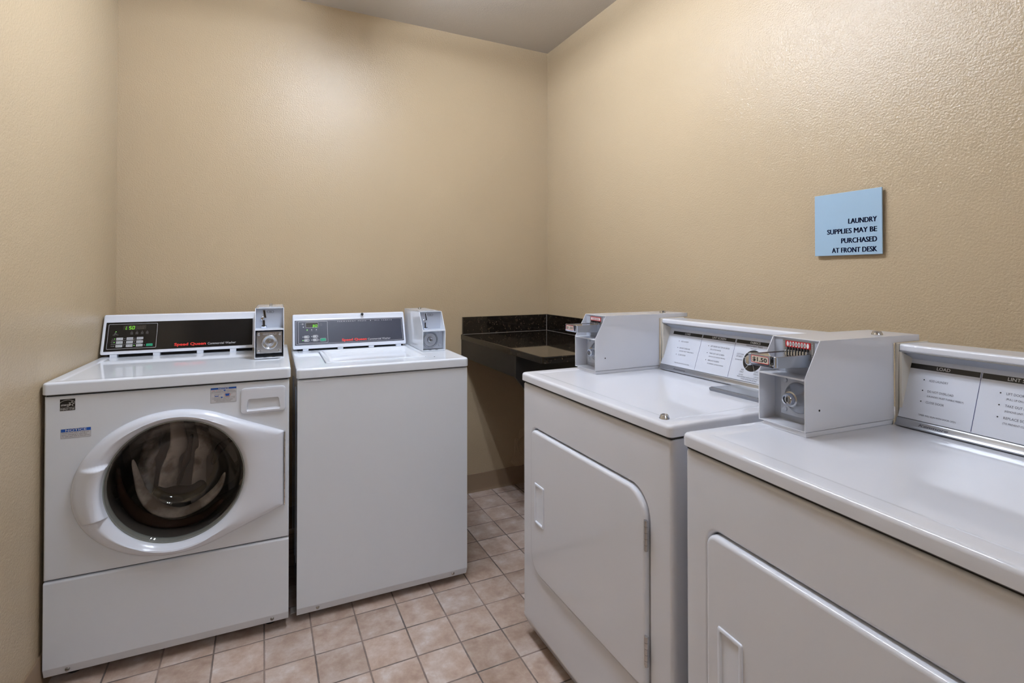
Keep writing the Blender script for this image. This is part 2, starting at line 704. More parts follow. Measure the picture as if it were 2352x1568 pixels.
def lwx(y):
    return LW0 + LWK * y


b = B()
b.box(-3.2, 0.4, YF - 0.3, 0.4, -0.12, 0, 'tile')
fl = b.build('floor')
struct(fl, 'floor of small square mottled pinkish beige tiles with grey grout')
# shift the mesh so that the object's origin sits on a crossing of the grout lines
fl.data.transform(Matrix.Rotation(0.0055, 4, 'Z') @ Matrix.Translation((0.8479, 0.8393, 0)))
fl.location = (-0.8479, -0.8393, 0)
fl.rotation_euler = (0, 0, -0.0055)
struct(B().box(-3.2, 0.4, YF - 0.3, 0.4, ZC, ZC + 0.1, 'ceiling').build('ceiling'), 'plain off-white ceiling')
struct(B().box(-2.6, 0.15, 0, 0.15, 0, ZC, 'wall').build('wall_back'), 'tan orange-peel textured wall behind the washers')
struct(B().box(0, 0.15, YF, 0.0, 0, ZC, 'wall').build('wall_right'), 'tan orange-peel textured wall with the blue sign')
struct(B().prism([(lwx(0), 0), (lwx(YF), YF), (lwx(YF) - 0.15, YF), (lwx(0) - 0.15, 0)], 'z', 0, ZC, 'wall').build('wall_left'),
       'tan textured wall beside the front-loading washer')
struct(B().box(-2.6, 0.15, YF - 0.15, YF, 0, ZC, 'wall').build('wall_front'), 'tan wall behind the camera')
# rubber cove base
CV = [(0, 0), (-0.014, 0), (-0.013, 0.004), (-0.007, 0.014), (-0.006, 0.1), (-0.004, 0.104), (0, 0.104)]
struct(B().prism(CV, 'x', LW0, 0.0, 'cove').build('baseboard_back'), 'brown rubber cove base along the back wall')
struct(B().prism(CV, 'y', YF, -0.014, 'cove').build('baseboard_right'), 'brown rubber cove base along the right wall')
bb = B()
bb.loft([[(lwx(-0.014) - p[0], -0.014, p[1]) for p in CV], [(lwx(YF) - p[0], YF, p[1]) for p in CV]], 'cove')
struct(bb.build('baseboard_left'), 'brown rubber cove base along the left wall')

# torn plaster round an old outlet low on the back wall, half hidden by the first dryer
b = B(FACE((0, 0, 0), (1, 0, 0), (0, 0, 1)))
random.seed(4)
pp = []
for k in range(26):
    a = 2 * PI * k / 26
    q = 0.085 + random.uniform(-0.02, 0.025)
    pp.append((-0.165 + q * math.cos(a), 0.2 + 1.25 * q * math.sin(a)))
b.loft([[(p[0], p[1], 0.0) for p in pp], [(-0.165 + (p[0] + 0.165) * 0.93, 0.2 + (p[1] - 0.2) * 0.93, 0.004) for p in pp]], 'plaster')
b.lathe([(0.0, 0.010), (0.05, 0.010), (0.056, 0.012), (0.06, 0.012), (0.062, 0.003)], 'plaster', Matrix.Translation((-0.155, 0.22, 0)))
tr = b.build('trim_1')
struct(tr, 'patched plaster and round cap low on the back wall behind the far dryer')

# ------------------------------------------------------------------ ceiling light above the frame, and an unseen fill light added behind the camera
def ceiling_light(x, y, label, tube):
    t = thing('ceiling_light', label, 'ceiling light', (x, y, ZC), 0, 'fluorescent ceiling lights')
    b = B()
    b.prism([(-0.06, 0.0), (0.06, 0.0), (0.06, -0.03), (0.13, -0.03), (0.14, -0.038), (0.055, -0.055), (-0.055, -0.055), (-0.14, -0.038), (-0.13, -0.03), (-0.06, -0.03)],
            'y', -0.62, 0.62, 'fixture')
    b.build('housing', t)
    for sx in (-1, 1):
        for sy in (-1, 1):
            b = B()
            b.box(sx * 0.085 - 0.012, sx * 0.085 + 0.012, sy * 0.60 - 0.01, sy * 0.60 + 0.01, -0.11, -0.03, 'fixture', 0.002)
            b.build('lamp_holder', t)
        b = B()
        b.lathe([(0, -0.588), (0.016, -0.588), (0.016, 0.588), (0, 0.588)], tube, AX((sx * 0.085, 0, -0.085), (0, 1, 0)), 12)
        b.build('fluorescent_tube', t)


ceiling_light(-1.2, -1.2, 'two-tube fluorescent ceiling light over the floor between washers and dryers', 'tube')
ceiling_light(-1.3, -4.7, 'added two-tube fill light behind the viewer', 'tube_fill')  # unseen fixture added to brighten the washer fronts


# ------------------------------------------------------------------ shared washer parts
def sheet(b, pts_vz, u0, u1, m, th=0.002):
    b.prism(pts_vz, 'x', u0, u1, m)


def lock_core(b, X, r, m='chrome', slot='black'):
    """a cylinder lock facing local z: collar, core, keyway"""
    b.lathe([(r * 1.0, 0), (r * 1.0, r * 0.55), (r * 0.86, r * 0.8), (r * 0.62, r * 0.82), (r * 0.58, r * 0.55), (0, r * 0.55)], m, X, 28)
    b.lathe([(r * 0.5, r * 0.55), (r * 0.48, r * 0.7), (0, r * 0.72)], 'steel', X, 20)
    tb = bmesh.new()
    w, h = r * 0.12, r * 0.36
    tb.faces.new([tb.verts.new(p) for p in ((-w, -h, r * 0.73), (w, -h, r * 0.73), (w, h, r * 0.73), (-w, h, r * 0.73))])
    b.raw(tb, slot, X)


def washer_coin_box(parent, u0, v0, z0, h1, h, rear, chrome_plate):
    """hooded coin box on the right end of a washer: open face, coin slot above, cash-box lock below"""
    w, th, back = 0.1055, 0.0022, 0.062
    side = [(v0, z0), (v0, z0 + h1), (v0 + back, z0 + h), (rear, z0 + h), (rear, z0)]
    c = B()
    sheet(c, side, u0, u0 + th, 'enamel')
    sheet(c, side, u0 + w - th, u0 + w, 'enamel')
    c.box(u0, u0 + w, v0 + back - 0.001, rear, z0 + h - th, z0 + h, 'enamel', 0.0008)
    c.box(u0, u0 + w, rear - th, rear, z0, z0 + h, 'enamel')
    c.box(u0, u0 + w, v0, rear, z0, z0 + th * 1.6, 'enamel', 0.0008)
    c.box(u0 + th, u0 + w - th, v0 - 0.001, v0 + back + 0.03, z0 + h1 - 0.0045, z0 + h1, 'enamel', 0.001)
    c.box(u0 + th, u0 + w - th, v0 + back + 0.012, v0 + back + 0.02, z0 + h1, z0 + h - th, 'greypaint')
    # small plate lying on the lid
    c.box(u0 + 0.012, u0 + w - 0.012, v0 + back + 0.02, v0 + back + 0.075, z0 + h, z0 + h + 0.0012, 'greypaint', 0.0004)
    # two round notches in the bottom lip
    for du in (0.037, 0.068):
        c.lathe([(0, 0), (0.0065, 0), (0.0065, 0.0006), (0, 0.0006)], 'gap', Matrix.Translation((u0 + du, v0 + 0.012, z0 + th * 1.6)), 16)
    box = c.build('coin_box', parent)
    # lock plate
    lv = v0 + (0.010 if chrome_plate else 0.034)
    p = B(FACE((u0, lv, z0), (1, 0, 0), (0, 0, 1)))
    k = h1 / 0.115
    if chrome_plate:
        p.plate(0.0065, 0.0985, 0.019, 0.104, 0.003, [(0, -0.004), (0, 0.0005), (0.0008, 0.0012)], 'steel')
        cx, cz = 0.0535, 0.0625
        p.lathe([(0.03, 0.001), (0.0285, 0.005), (0.0255, 0.0065), (0.023, 0.005), (0.0165, 0.002), (0.0145, 0.003), (0, 0.003)], 'steel', Matrix.Translation((cx, cz, 0)), 40)
        p.text('GREENWALD', 0.0535, 0.0922, 'line', h=0.0062, w=0.049, align='C', z=0.0016)
    else:
        p.plate(0.003, w - 0.003, 0.006, h1 - 0.005, 0.001, [(0, -0.004), (0, 0.0), (0.0005, 0.0005)], 'greypaint')
        cx, cz = 0.043, 0.047
        p.lathe([(0.036, 0.0005), (0.034, 0.003), (0.031, 0.004), (0.029, 0.001), (0.027, -0.012), (0.018, -0.014), (0.014, 0.0), (0, 0.0)], 'steel', Matrix.Translation((cx, cz, 0.001)), 40)
    lp = p.build('lock_plate', box)
    p = B(FACE((u0, lv, z0), (1, 0, 0), (0, 0, 1)))
    lock_core(p, Matrix.Translation((cx, cz, 0.002)), 0.0085 if chrome_plate else 0.0115)
    p.build('lock', box)
    for (sx, sz) in (((0.0145, 0.0945), (0.0905, 0.0945), (0.0145, 0.0275), (0.0905, 0.0275)) if chrome_plate else ((0.085, 0.083), (0.087, 0.022))):
        p = B(FACE((u0, lv, z0), (1, 0, 0), (0, 0, 1)))
        p.lathe([(0.0062, 0.001), (0.0055, 0.0032), (0.002, 0.0042), (0, 0.0042)], 'steel' if chrome_plate else 'greypaint', Matrix.Translation((sx, sz, 0)), 18)
        p.build('rivet', box)
    # coin slot assembly on the upper back plate
    p = B(FACE((u0, v0 + back + 0.012, z0), (1, 0, 0), (0, 0, 1)))
    q = (h - h1)
    zz = lambda f: h1 + q * f
    p.poly([(0.029, zz(0.88)), (0.034, zz(0.88)), (0.0385, zz(0.5)), (0.033, zz(0.5))], 0.0012, 'black')
    p.prism([(0.027, zz(0.9)), (0.029, zz(0.9)), (0.0335, zz(0.5)), (0.0315, zz(0.5))], 'z', 0, 0.003, 'chrome')
    p.prism([(0.034, zz(0.9)), (0.036, zz(0.9)), (0.0405, zz(0.5)), (0.0385, zz(0.5))], 'z', 0, 0.003, 'chrome')
    p.poly([(0.0275, zz(0.38)), (0.0335, zz(0.38)), (0.0345, zz(0.06)), (0.0285, zz(0.06))], 0.0012, 'black')
    p.prism([(0.0262, zz(0.38)), (0.0275, zz(0.38)), (0.0285, zz(0.06)), (0.0272, zz(0.06))], 'z', 0, 0.003, 'chrome')
    p.prism([(0.0335, zz(0.38)), (0.0348, zz(0.38)), (0.0358, zz(0.06)), (0.0345, zz(0.06))], 'z', 0, 0.003, 'chrome')
    p.lathe([(0.0075, 0.0), (0.0072, 0.005), (0.006, 0.006), (0.005, 0.004), (0, 0.0035)], 'chrome', Matrix.Translation((0.0255, zz(0.47), 0)), 22)
    p.lathe([(0.0115, 0.0), (0.011, 0.005), (0.0085, 0.006), (0.007, 0.002), (0, 0.002)], 'chrome', Matrix.Translation((0.0315, zz(0.035), 0.004)) @ Matrix.Rotation(-1.2, 4, 'X') @ Matrix.Scale(0.8, 4, (0, 1, 0)), 22)
    # the little six-sided 25 cent mark
    cx2, cz2 = 0.055, zz(0.8)
    hx = [(cx2 - 0.0135, cz2), (cx2 - 0.0095, cz2 + 0.0055), (cx2 + 0.0095, cz2 + 0.0055), (cx2 + 0.0135, cz2), (cx2 + 0.0095, cz2 - 0.0055), (cx2 - 0.0095, cz2 - 0.0055)]
    hi = [(cx2 + (x - cx2) * 0.9, cz2 + (y - cz2) * 0.86) for x, y in hx]
    p.loft([[(x, y, 0.0008) for x, y in hx], [(x, y, 0.0008) for x, y in hi]], 'inkgrey', False, False)
    p.text('25\u00a2', cx2, cz2 - 0.0024, 'inkgrey', h=0.005, align='C', z=0.0008, bold=0.01)
    p.build('coin_slot', box)
    p = B()
    p.lathe([(0.0075, 0), (0.0075, 0.004), (0.006, 0.009), (0, 0.009)], 'chrome', Matrix.Translation((u0 + w * 0.52, rear - 0.09, z0 + h)), 20)
    p.build('lid_lock', box)
    return box


def levelling_feet(parent, w, d, z):
    for x in (0.06, w - 0.06):
        for y in (0.08, d - 0.06):
            f = B()
            f.lathe([(0, 0), (0.022, 0), (0.024, 0.004), (0.02, 0.009), (0.007, 0.011), (0.007, z + 0.004), (0, z + 0.004)], 'rubber', Matrix.Translation((x, y, 0)), 18)
            f.build('levelling_foot', parent)


def top_panel(b, w, d, z0, z1, m, rim=0.032, drop=0.003, ov=0.004, edge=0.008, side_rim=None):
    """enamelled top with rolled edges and a shallow sunken field"""
    x0, x1, y0, y1 = -ov, w + ov, -ov - 0.004, d
    r = (0.014, 0.014, 0.006, 0.006)

    def lp(dd, z):
        return [(p[0], p[1], z) for p in rr(x0 + dd, x1 - dd, y0 + dd, y1 - dd, tuple(max(0.001, q - dd * 0.5) for q in r), 6)]
    b.loft([lp(0.004, z0), lp(0, z0 + 0.003), lp(0, z1 - edge), lp(edge * 0.13, z1 - edge * 0.5), lp(edge * 0.45, z1 - edge * 0.14), lp(edge, z1),
            lp(rim, z1), lp(rim + 0.006, z1 - drop * 0.6), lp(rim + 0.012, z1 - drop)], m)


# ------------------------------------------------------------------ front-loading washer
def front_loader():
    W, D = 0.6837, 0.69
    ZT, ZS, ZD, ZB = 0.9274, 0.886, 0.3258, 0.0337
    t = thing('front_load_washer', 'white front-loading coin washer with round glass door beside the left wall', 'washing machine', (-2.2094, -0.7903, 0), -0.0307)
    # cabinet shell: sides, back, floor pan
    b = B()
    b.box(0.004, 0.010, 0.02, D, ZB, ZS + 0.002, 'enamel')
    b.box(W - 0.010, W - 0.004, 0.02, D, ZB, ZS + 0.002, 'enamel')
    b.box(0.004, W - 0.004, D - 0.006, D, ZB, ZS + 0.002, 'enamel')
    b.box(0.004, W - 0.004, 0.02, D, ZB, ZB + 0.008, 'enamel')
    b.box(0.006, W - 0.006, 0.012, 0.018, ZD - 0.02, ZD + 0.02, 'gap')
    b.box(0.006, W - 0.006, 0.0035, 0.03, ZS - 0.0015, ZS + 0.006, 'gap')
    b.build('cabinet', t)
    b = B()
    top_panel(b, W, D, ZS + 0.003, ZT, 'enamel', rim=0.03, drop=0.003)
    b.build('top_panel', t)
    levelling_feet(t, W, D, ZB)
    # lower service panel with its bent-in bottom edge and two screws
    b = B()
    zt = ZD - 0.002
    for_r = 0.004
    prof = [(0.02, ZB + 0.002), (0.02, zt), (0.006, zt), (0.002, zt - 0.002), (0.0, zt - 0.006), (0.0, 0.062), (0.010, ZB)]
    b.prism(prof, 'x', 0.001, W - 0.001, 'enamel', 0.0018, 2)
    lp = b.build('lower_panel', t)
    for ux in (0.061, 0.630):
        s = B(FACE((ux, 0.004, 0.0485), (1, 0, 0), (0, 0.33, 1)))
        s.lathe([(0.0062, 0.0), (0.0058, 0.003), (0.002, 0.004), (0, 0.004)], 'screw', None, 18)
        s.box(-0.0045, 0.0045, -0.0007, 0.0007, 0.0036, 0.0043, 'gap')
        s.build('screw', lp)
    # front panel with the round port
    b = B(FRONT)
    cu, cz = 0.343, 0.577
    NS = 128
    hole = [(cu + 0.216 * math.cos(2 * PI * k / NS), cz + 0.216 * math.sin(2 * PI * k / NS)) for k in range(NS)]

    def rect_hit(k, d):
        a = 2 * PI * k / NS
        x0, x1, y0, y1 = 0.001 + d, W - 0.001 - d, ZD + 0.002 + d, ZS - 0.002 - d
        c, s_ = math.cos(a), math.sin(a)
        tt = min(((x1 - cu) / c) if c > 1e-9 else ((x0 - cu) / c) if c < -1e-9 else 9, ((y1 - cz) / s_) if s_ > 1e-9 else ((y0 - cz) / s_) if s_ < -1e-9 else 9)
        return (cu + tt * c, cz + tt * s_)

    def rect_loop(d, z):
        pts = [rect_hit(k, d) for k in range(NS)]
        # move the nearest sample of each corner onto it
        for (qx, qy) in ((0.001 + d, ZD + 0.002 + d), (W - 0.001 - d, ZD + 0.002 + d), (W - 0.001 - d, ZS - 0.002 - d), (0.001 + d, ZS - 0.002 - d)):
            i = min(range(NS), key=lambda j: (pts[j][0] - qx) ** 2 + (pts[j][1] - qy) ** 2)
            pts[i] = (qx, qy)
        return [(p[0], p[1], z) for p in pts]
    b.loft([rect_loop(0.0, -0.02), rect_loop(0.0, -0.006), rect_loop(0.0018, -0.0018), rect_loop(0.006, 0.0),
            [(p[0], p[1], 0.0) for p in hole], [(p[0], p[1], -0.03) for p in hole]], 'enamel', False, False)
    b.build('front_panel', t, 50)
    # door: bezel outline = hull of an ellipse and the two hinge corners
    ell = [(cu + 0.277 * math.cos(a), cz - 0.0 + 0.235 * math.sin(a)) for a in [2 * PI * k / 400 for k in range(400)]]
    ptsH = [p for p in ell if p[0] < 0.50] + [(0.6655, 0.704), (0.6675, 0.444)]

    def hull(P):
        P = sorted(set(P))

        def half(Q):
            h = []
            for p in Q:
                while len(h) > 1 and (h[-1][0] - h[-2][0]) * (p[1] - h[-2][1]) - (h[-1][1] - h[-2][1]) * (p[0] - h[-2][0]) <= 0:
                    h.pop()
                h.append(p)
            return h[:-1]
        return half(P) + half(P[::-1])
    H = hull(ptsH)

    def R_out(a):
        c, s_ = math.cos(a), math.sin(a)
        best = 0.0
        for i in range(len(H)):
            x1, y1 = H[i][0] - cu, H[i][1] - cz
            x2, y2 = H[(i + 1) % len(H)][0] - cu, H[(i + 1) % len(H)][1] - cz
            d = (x2 - x1) * s_ - (y2 - y1) * c
            if abs(d) < 1e-12:
                continue
            # solve p1 + q*(p2-p1) = r*(c,s)
            q = (y1 * c - x1 * s_) / ((x2 - x1) * s_ - (y2 - y1) * c)
            if -1e-6 <= q <= 1 + 1e-6:
                r = (x1 + q * (x2 - x1)) * c + (y1 + q * (y2 - y1)) * s_
                if r > best:
                    best = r
        return best
    NA = 720
    angs = [2 * PI * k / NA for k in range(NA)]
    RO = [R_out(a) for a in angs]
    RI = 0.199

    def sm(x):
        x = min(1, max(0, x))
        return x * x * (3 - 2 * x)

    def grip(u, z):
        """raised hand-grip at the left of the ring"""
        zt2, zb2 = 0.657 + (u - 0.092) * 0.10, 0.483 + (u - 0.093) * 0.16
        e = sm((zt2 - z) / 0.009) * sm((z - zb2) / 0.009)
        return 0.026 * e * sm((u - 0.080) / 0.085) * (1 if u < 0.30 else 0)
    loops = []
    # (mode, amount, height): 'o' = inset from the outline, 'i' = offset from the inner circle
    for md, q, hgt in (('o', 0.0, -0.002), ('o', 0.001, 0.006), ('o', 0.005, 0.014), ('o', 0.011, 0.020), ('o', 0.018, 0.0235), ('o', 0.026, 0.025),
                       ('f', 0.75, 0.0265), ('f', 0.5, 0.027), ('f', 0.25, 0.0255), ('i', 0.016, 0.0215), ('i', 0.009, 0.017), ('i', 0.003, 0.009), ('i', 0.0, 0.001), ('i', -0.001, -0.02)):
        lp_ = []
        for a, ro in zip(angs, RO):
            if md == 'o':
                r = ro - q
            elif md == 'i':
                r = RI + q
            else:
                r = (RI + 0.016) + (max(ro - 0.026, RI + 0.018) - RI - 0.016) * q
            r = max(r, RI + (0.0 if md == 'i' else 0.012 + 0.001)) if md != 'i' else r
            u, z = cu + r * math.cos(a), cz + r * math.sin(a)
            hh = hgt
            if md != 'o' or q > 0.012:
                hh += grip(u, z) if hgt > 0 else 0
            # the wing thins towards the hinge
            if u > 0.56:
                hh *= 1 - 0.45 * sm((u - 0.56) / 0.11)
            lp_.append((u, z, hh))
        loops.append(lp_)
    b = B(FRONT)
    b.loft(loops, 'plastic', False, False)
    door = b.build('door', t, 60)
    # rim round the glass
    b = B()
    X = AX((cu, 0, cz), (0, -1, 0))
    b.lathe([(0.200, -0.03), (0.200, -0.002), (0.1985, 0.001), (0.196, 0.001), (0.1945, -0.002), (0.194, -0.03)], 'rim', X, 96, True)
    b.build('glass_rim', door)
    b = B()
    outer = [(0.1945, -0.003), (0.1925, 0.003), (0.189, 0.003), (0.186, -0.002), (0.179, -0.018), (0.166, -0.048), (0.150, -0.085), (0.130, -0.118), (0.108, -0.136), (0.098, -0.139), (0.09, -0.14), (0.0, -0.141)]
    inner = [(0.0, -0.145), (0.09, -0.1445), (0.1, -0.1435), (0.111, -0.140), (0.133, -0.122), (0.154, -0.088), (0.170, -0.05), (0.183, -0.018), (0.189, -0.006)]
    b.lathe(outer + inner, 'glass', X, 96, True)
    b.build('door_glass', door, 60)
    # piano hinge
    b = B(FRONT)
    for k in range(9):
        z0 = 0.446 + k * 0.0286
        b.box(0.6665, 0.6705, z0, z0 + 0.0278, 0.0, 0.011, 'hinge', 0.0008)
    b.build('hinge', door)
    # gasket and drum
    b = B()
    b.lathe([(0.235, -0.16), (0.222, -0.04), (0.214, -0.025), (0.205, -0.03), (0.206, -0.055), (0.222, -0.17)], 'gasket', X, 72, True)
    b.build('door_gasket', t)
    b = B()
    b.lathe([(0.222, -0.16), (0.262, -0.175), (0.262, -0.5), (0.24, -0.52), (0.0, -0.52), (0.0, -0.526), (0.245, -0.526), (0.268, -0.505), (0.268, -0.17), (0.23, -0.155)], 'drum', X, 72, True)
    drum = b.build('drum', t)
    for k in range(3):
        a = PI / 2 + 2 * PI * k / 3
        f = B()
        c_, s_ = math.cos(a), math.sin(a)
        pts = [(-0.03, 0.262), (-0.012, 0.2), (0.012, 0.2), (0.03, 0.262)]
        f.prism([(cu + p[0] * s_ + p[1] * c_, cz - p[0] * c_ + p[1] * s_) for p in pts], 'y', 0.2, 0.5, 'drum', 0.005, 2)
        f.build('baffle', drum)
    # detergent drawer
    b = B(FRONT)
    x0, x1, y0, y1 = 0.5295, 0.6705, 0.7768, 0.8645
    base = [(0, -0.004), (0, 0.004), (0.0012, 0.0062), (0.004, 0.007), (0.008, 0.0072)]
    loops = []
    for d, z in base:
        loops.append([(p[0], p[1], z) for p in rr(x0 + d, x1 - d, y0 + d, y1 - d, max(0.002, 0.012 - d), 6)])

    def trap(a0, a1, ya, yb, sh, r, z):
        q = rr(a0, a1, ya, yb, r, 6)
        return [(p[0] + (sh * (p[1] - ya) / (yb - ya)) * (1 if p[0] < (a0 + a1) / 2 else -1), p[1], z if not callable(z) else z(p[1])) for p in q]
    loops.append(trap(0.5460, 0.6545, 0.7845, 0.8265, 0.006, 0.006, 0.0072))
    loops.append(trap(0.5475, 0.6530, 0.7865, 0.8250, 0.006, 0.005, lambda y: 0.005 - 0.004 * (y - 0.7865) / 0.0385))
    loops.append(trap(0.5500, 0.6505, 0.7890, 0.8230, 0.006, 0.004, lambda y: 0.002 - 0.020 * min(1, (y - 0.789) / 0.015)))
    b.loft(loops, 'plastic', True, True)
    b.build('detergent_drawer', t)
    # blue-and-white notice stickers and the black efficiency mark
    Zs = 0.0006
    b = B(FRONT)
    b.quad(0.0419, 0.1156, 0.7541, 0.7822, Zs, 'sticker')
    b.quad(0.0419, 0.1156, 0.7730, 0.7822, Zs + 0.0002, 'blue')
    b.frame(0.0419, 0.1156, 0.7541, 0.7822, 0.0004, Zs + 0.0003, 'inkgrey', 0.0005)
    b.text('NOTICE', 0.0788, 0.7744, 'white', h=0.0062, w=0.052, align='C', z=Zs + 0.0004, bold=0.01)
    for k, s_ in enumerate(('DOOR LOCK LIGHT must go out', 'before attempting to open door', 'To open, push door in then pull out')):
        b.text(s_, 0.0445, 0.7682 - k * 0.0052, 'inkgrey', h=0.0034, w=(0.066, 0.062, 0.068)[k], z=Zs + 0.0003)
    b.build('notice_sticker', t, label='small blue-topped sticker about the door lock light')
    b = B(FRONT)
    b.quad(0.4393, 0.5159, 0.8222, 0.8728, Zs, 'sticker')
    b.quad(0.4393, 0.5159, 0.8668, 0.8728, Zs + 0.0002, 'blue')
    b.frame(0.4393, 0.5159, 0.8222, 0.8728, 0.0004, Zs + 0.0003, 'inkgrey', 0.0005)
    b.text('NOTICE', 0.4776, 0.8677, 'white', h=0.0042, w=0.031, align='C', z=Zs + 0.0004, bold=0.01)
    b.text('H', 0.4445, 0.8612, 'red', h=0.003, z=Zs + 0.0003, bold=0.02)
    b.text('IGH', 0.4475, 0.8612, 'inkgrey', h=0.0024, z=Zs + 0.0003)
    b.text('E', 0.4555, 0.8612, 'red', h=0.003, z=Zs + 0.0003, bold=0.02)
    b.text('FFICIENCY', 0.4585, 0.8612, 'inkgrey', h=0.0024, w=0.0165, z=Zs + 0.0003)
    b.disc(0.4806, 0.8626, 0.0034, Zs + 0.0003, 'blue', 20, 0.002)
    b.text('DETERGENT IS', 0.4855, 0.8612, 'inkgrey', h=0.0024, w=0.0245, z=Zs + 0.0003)
    b.text('RECOMMENDED FOR BEST PERFORMANCE', 0.4776, 0.8568, 'inkgrey', h=0.0026, w=0.071, align='C', z=Zs + 0.0003)
    b.quad(0.4393, 0.5159, 0.8540, 0.8544, Zs + 0.0002, 'inkgrey')
    # the two measuring cups
    b.frame(0.4510, 0.4630, 0.8440, 0.8505, 0.0006, Zs + 0.0003, 'inkgrey', 0.0008)
    b.quad(0.4516, 0.4624, 0.8434, 0.8458, Zs + 0.0004, 'blue')
    b.quad(0.4630, 0.4730, 0.8500, 0.8505, Zs + 0.0003, 'inkgrey')
    b.poly([(0.4835, 0.8435), (0.4940, 0.8435), (0.4955, 0.8510), (0.4820, 0.8510)], Zs + 0.0003, 'blue')
    b.quad(0.4950, 0.5040, 0.8506, 0.8511, Zs + 0.0003, 'inkgrey')
    b.ring(0.4888, 0.8474, 0.0098, 0.0007, Zs + 0.0005, 'red', 32, 0.0058)
    for k, (s_, w_) in enumerate((('IF USING NON', 0.024), ('OVERSUDSING BY USING ONLY 1/4 THE', 0.068), ('DETERGENT MANUFACTURERS', 0.055), ('RECOMMENDED AMOUNT', 0.045))):
        if k == 0:
            b.text(s_, 0.4435, 0.8385, 'inkgrey', h=0.0024, w=w_, z=Zs + 0.0003)
            b.disc(0.4720, 0.8397, 0.0034, Zs + 0.0003, 'blue', 20, 0.002)
            b.text('DETERGENT, AVOID', 0.4770, 0.8385, 'inkgrey', h=0.0024, w=0.035, z=Zs + 0.0003)
        else:
            b.text(s_, 0.4776, 0.8385 - 0.0043 * k, 'inkgrey', h=0.0024, w=w_, align='C', z=Zs + 0.0003)
    b.build('notice_sticker', t, label='white and blue sticker with two measuring cups about detergent')
    b = B(FRONT)
    ex0, ex1, ez0, ez1 = 0.0391, 0.0763, 0.8386, 0.8740
    b.quad(ex0, ex1, ez0, ez1, Zs, 'black')
    b.quad(ex0, ex1, ez0 + 0.0086, ez0 + 0.0092, Zs + 0.0002, 'white')
    b.text('ENERGY STAR', (ex0 + ex1) / 2, ez0 + 0.0020, 'white', h=0.0048, w=0.0345, align='C', z=Zs + 0.0003)
    a0 = [(ex0 + 0.0186 + 0.0205 * math.cos(PI * (0.14 + 0.72 * k / 24)), ez0 + 0.0185 + 0.0142 * math.sin(PI * (0.14 + 0.72 * k / 24))) for k in range(25)]
    a1 = [(ex0 + 0.0186 + 0.0198 * math.cos(PI * (0.14 + 0.72 * k / 24)), ez0 + 0.0185 + 0.0134 * math.sin(PI * (0.14 + 0.72 * k / 24))) for k in range(25)]
    for k in range(24):
        b.poly([(min(max(q[0], ex0), ex1), q[1]) for q in (a0[k], a0[k + 1], a1[k + 1], a1[k])], Zs + 0.0003, 'white')
    b.text('energy', ex0 + 0.0025, ez0 + 0.0145, 'white', h=0.0075, w=0.024, z=Zs + 0.0003, shear=0.5)
    sx, sz = ex0 + 0.0285, ez0 + 0.0205
    so = [(sx + (0.0085 if k % 2 == 0 else 0.0036) * math.sin(PI * k / 5 + 0.15), sz + (0.0085 if k % 2 == 0 else 0.0036) * math.cos(PI * k / 5 + 0.15)) for k in range(10)]
    si = [(sx + (p[0] - sx) * 0.72, sz + (p[1] - sz) * 0.72) for p in so]
    b.loft([[(p[0], p[1], Zs + 0.0004) for p in so], [(p[0], p[1], Zs + 0.0004) for p in si]], 'white', False, False)
    b.build('efficiency_sticker', t, label='square black sticker with a white star')
    # console
    o0, o1 = (0.533, 0.937), (0.592, 1.087)
    F = FACE((0, o0[0], o0[1]), (1, 0, 0), (0, o1[0] - o0[0], o1[1] - o0[1]))
    b = B()
    prof = [(0.540, 0.937), (0.5355, 0.9385), (0.5352, 0.9425), (0.5811, 1.0593), (0.5865, 1.0665), (0.5905, 1.0785), (0.5925, 1.0880), (0.598, 1.0925), (0.606, 1.0925),
            (0.680, 1.084), (0.688, 1.075), (0.688, 0.940), (0.684, 0.937)]
    b.rprism(prof, 0.0010, 0.5600, 'plastic')
    b.box(0.02, 0.54, 0.56, 0.66, ZT - 0.004, 0.938, 'gap')
    for ux in (0.045, 0.190, 0.345, 0.468):
        b.box(ux - 0.012, ux + 0.012, 0.5350, 0.575, ZT - 0.003, 0.9375, 'plastic', 0.001)
    con = b.build('console', t)
    F2 = F @ Matrix.Translation((0, 0, 0.0012))
    b = B(F2)
    b.plate(0.012, 0.5427, 0.0142, 0.1345, 0.001, [(0, -0.004), (0, 0.0), (0.0004, 0.0003)], 'panel_black')
    Zp = 0.0006
    b.frame(0.0206, 0.1870, 0.0226, 0.1265, 0.0010, Zp, 'line', 0.003)
    b.text('Speed Queen', 0.2507, 0.0250, 'red', h=0.0112, w=0.1147, z=Zp, bold=0.035)
    b.text('Commercial Washer', 0.3718, 0.0245, 'line', h=0.0092, w=0.1068, z=Zp)
    # row lines and small legends
    for yy in (0.0570, 0.0423):
        b.quad(0.034, 0.135, yy - 0.0006, yy + 0.0006, Zp, 'dimprint')
    for st, xx, yy in (('Soil', 0.0360, 0.0628), ('Cycle', 0.0340, 0.0483), ('Temp', 0.0340, 0.0333)):
        b.text(st, xx, yy, 'dimprint', h=0.0032, z=Zp)
    for st, xx in (('WASH', 0.0999), ('RINSE', 0.1175), ('SPIN', 0.1353), ('DOOR', 0.1527)):
        b.quad(xx - 0.0015, xx + 0.0015, 0.0934, 0.0944, Zp, 'dimprint')
        b.frame(xx - 0.004, xx + 0.004, 0.0866, 0.0902, 0.0006, Zp, 'dimprint', 0.0012)
        b.text(st, xx, 0.0818, 'dimprint', h=0.0026, w=0.0088, align='C', z=Zp)
    b.text('INSERT', 0.0465, 0.0840, 'dimprint', h=0.0026, w=0.0105, align='C', z=Zp)
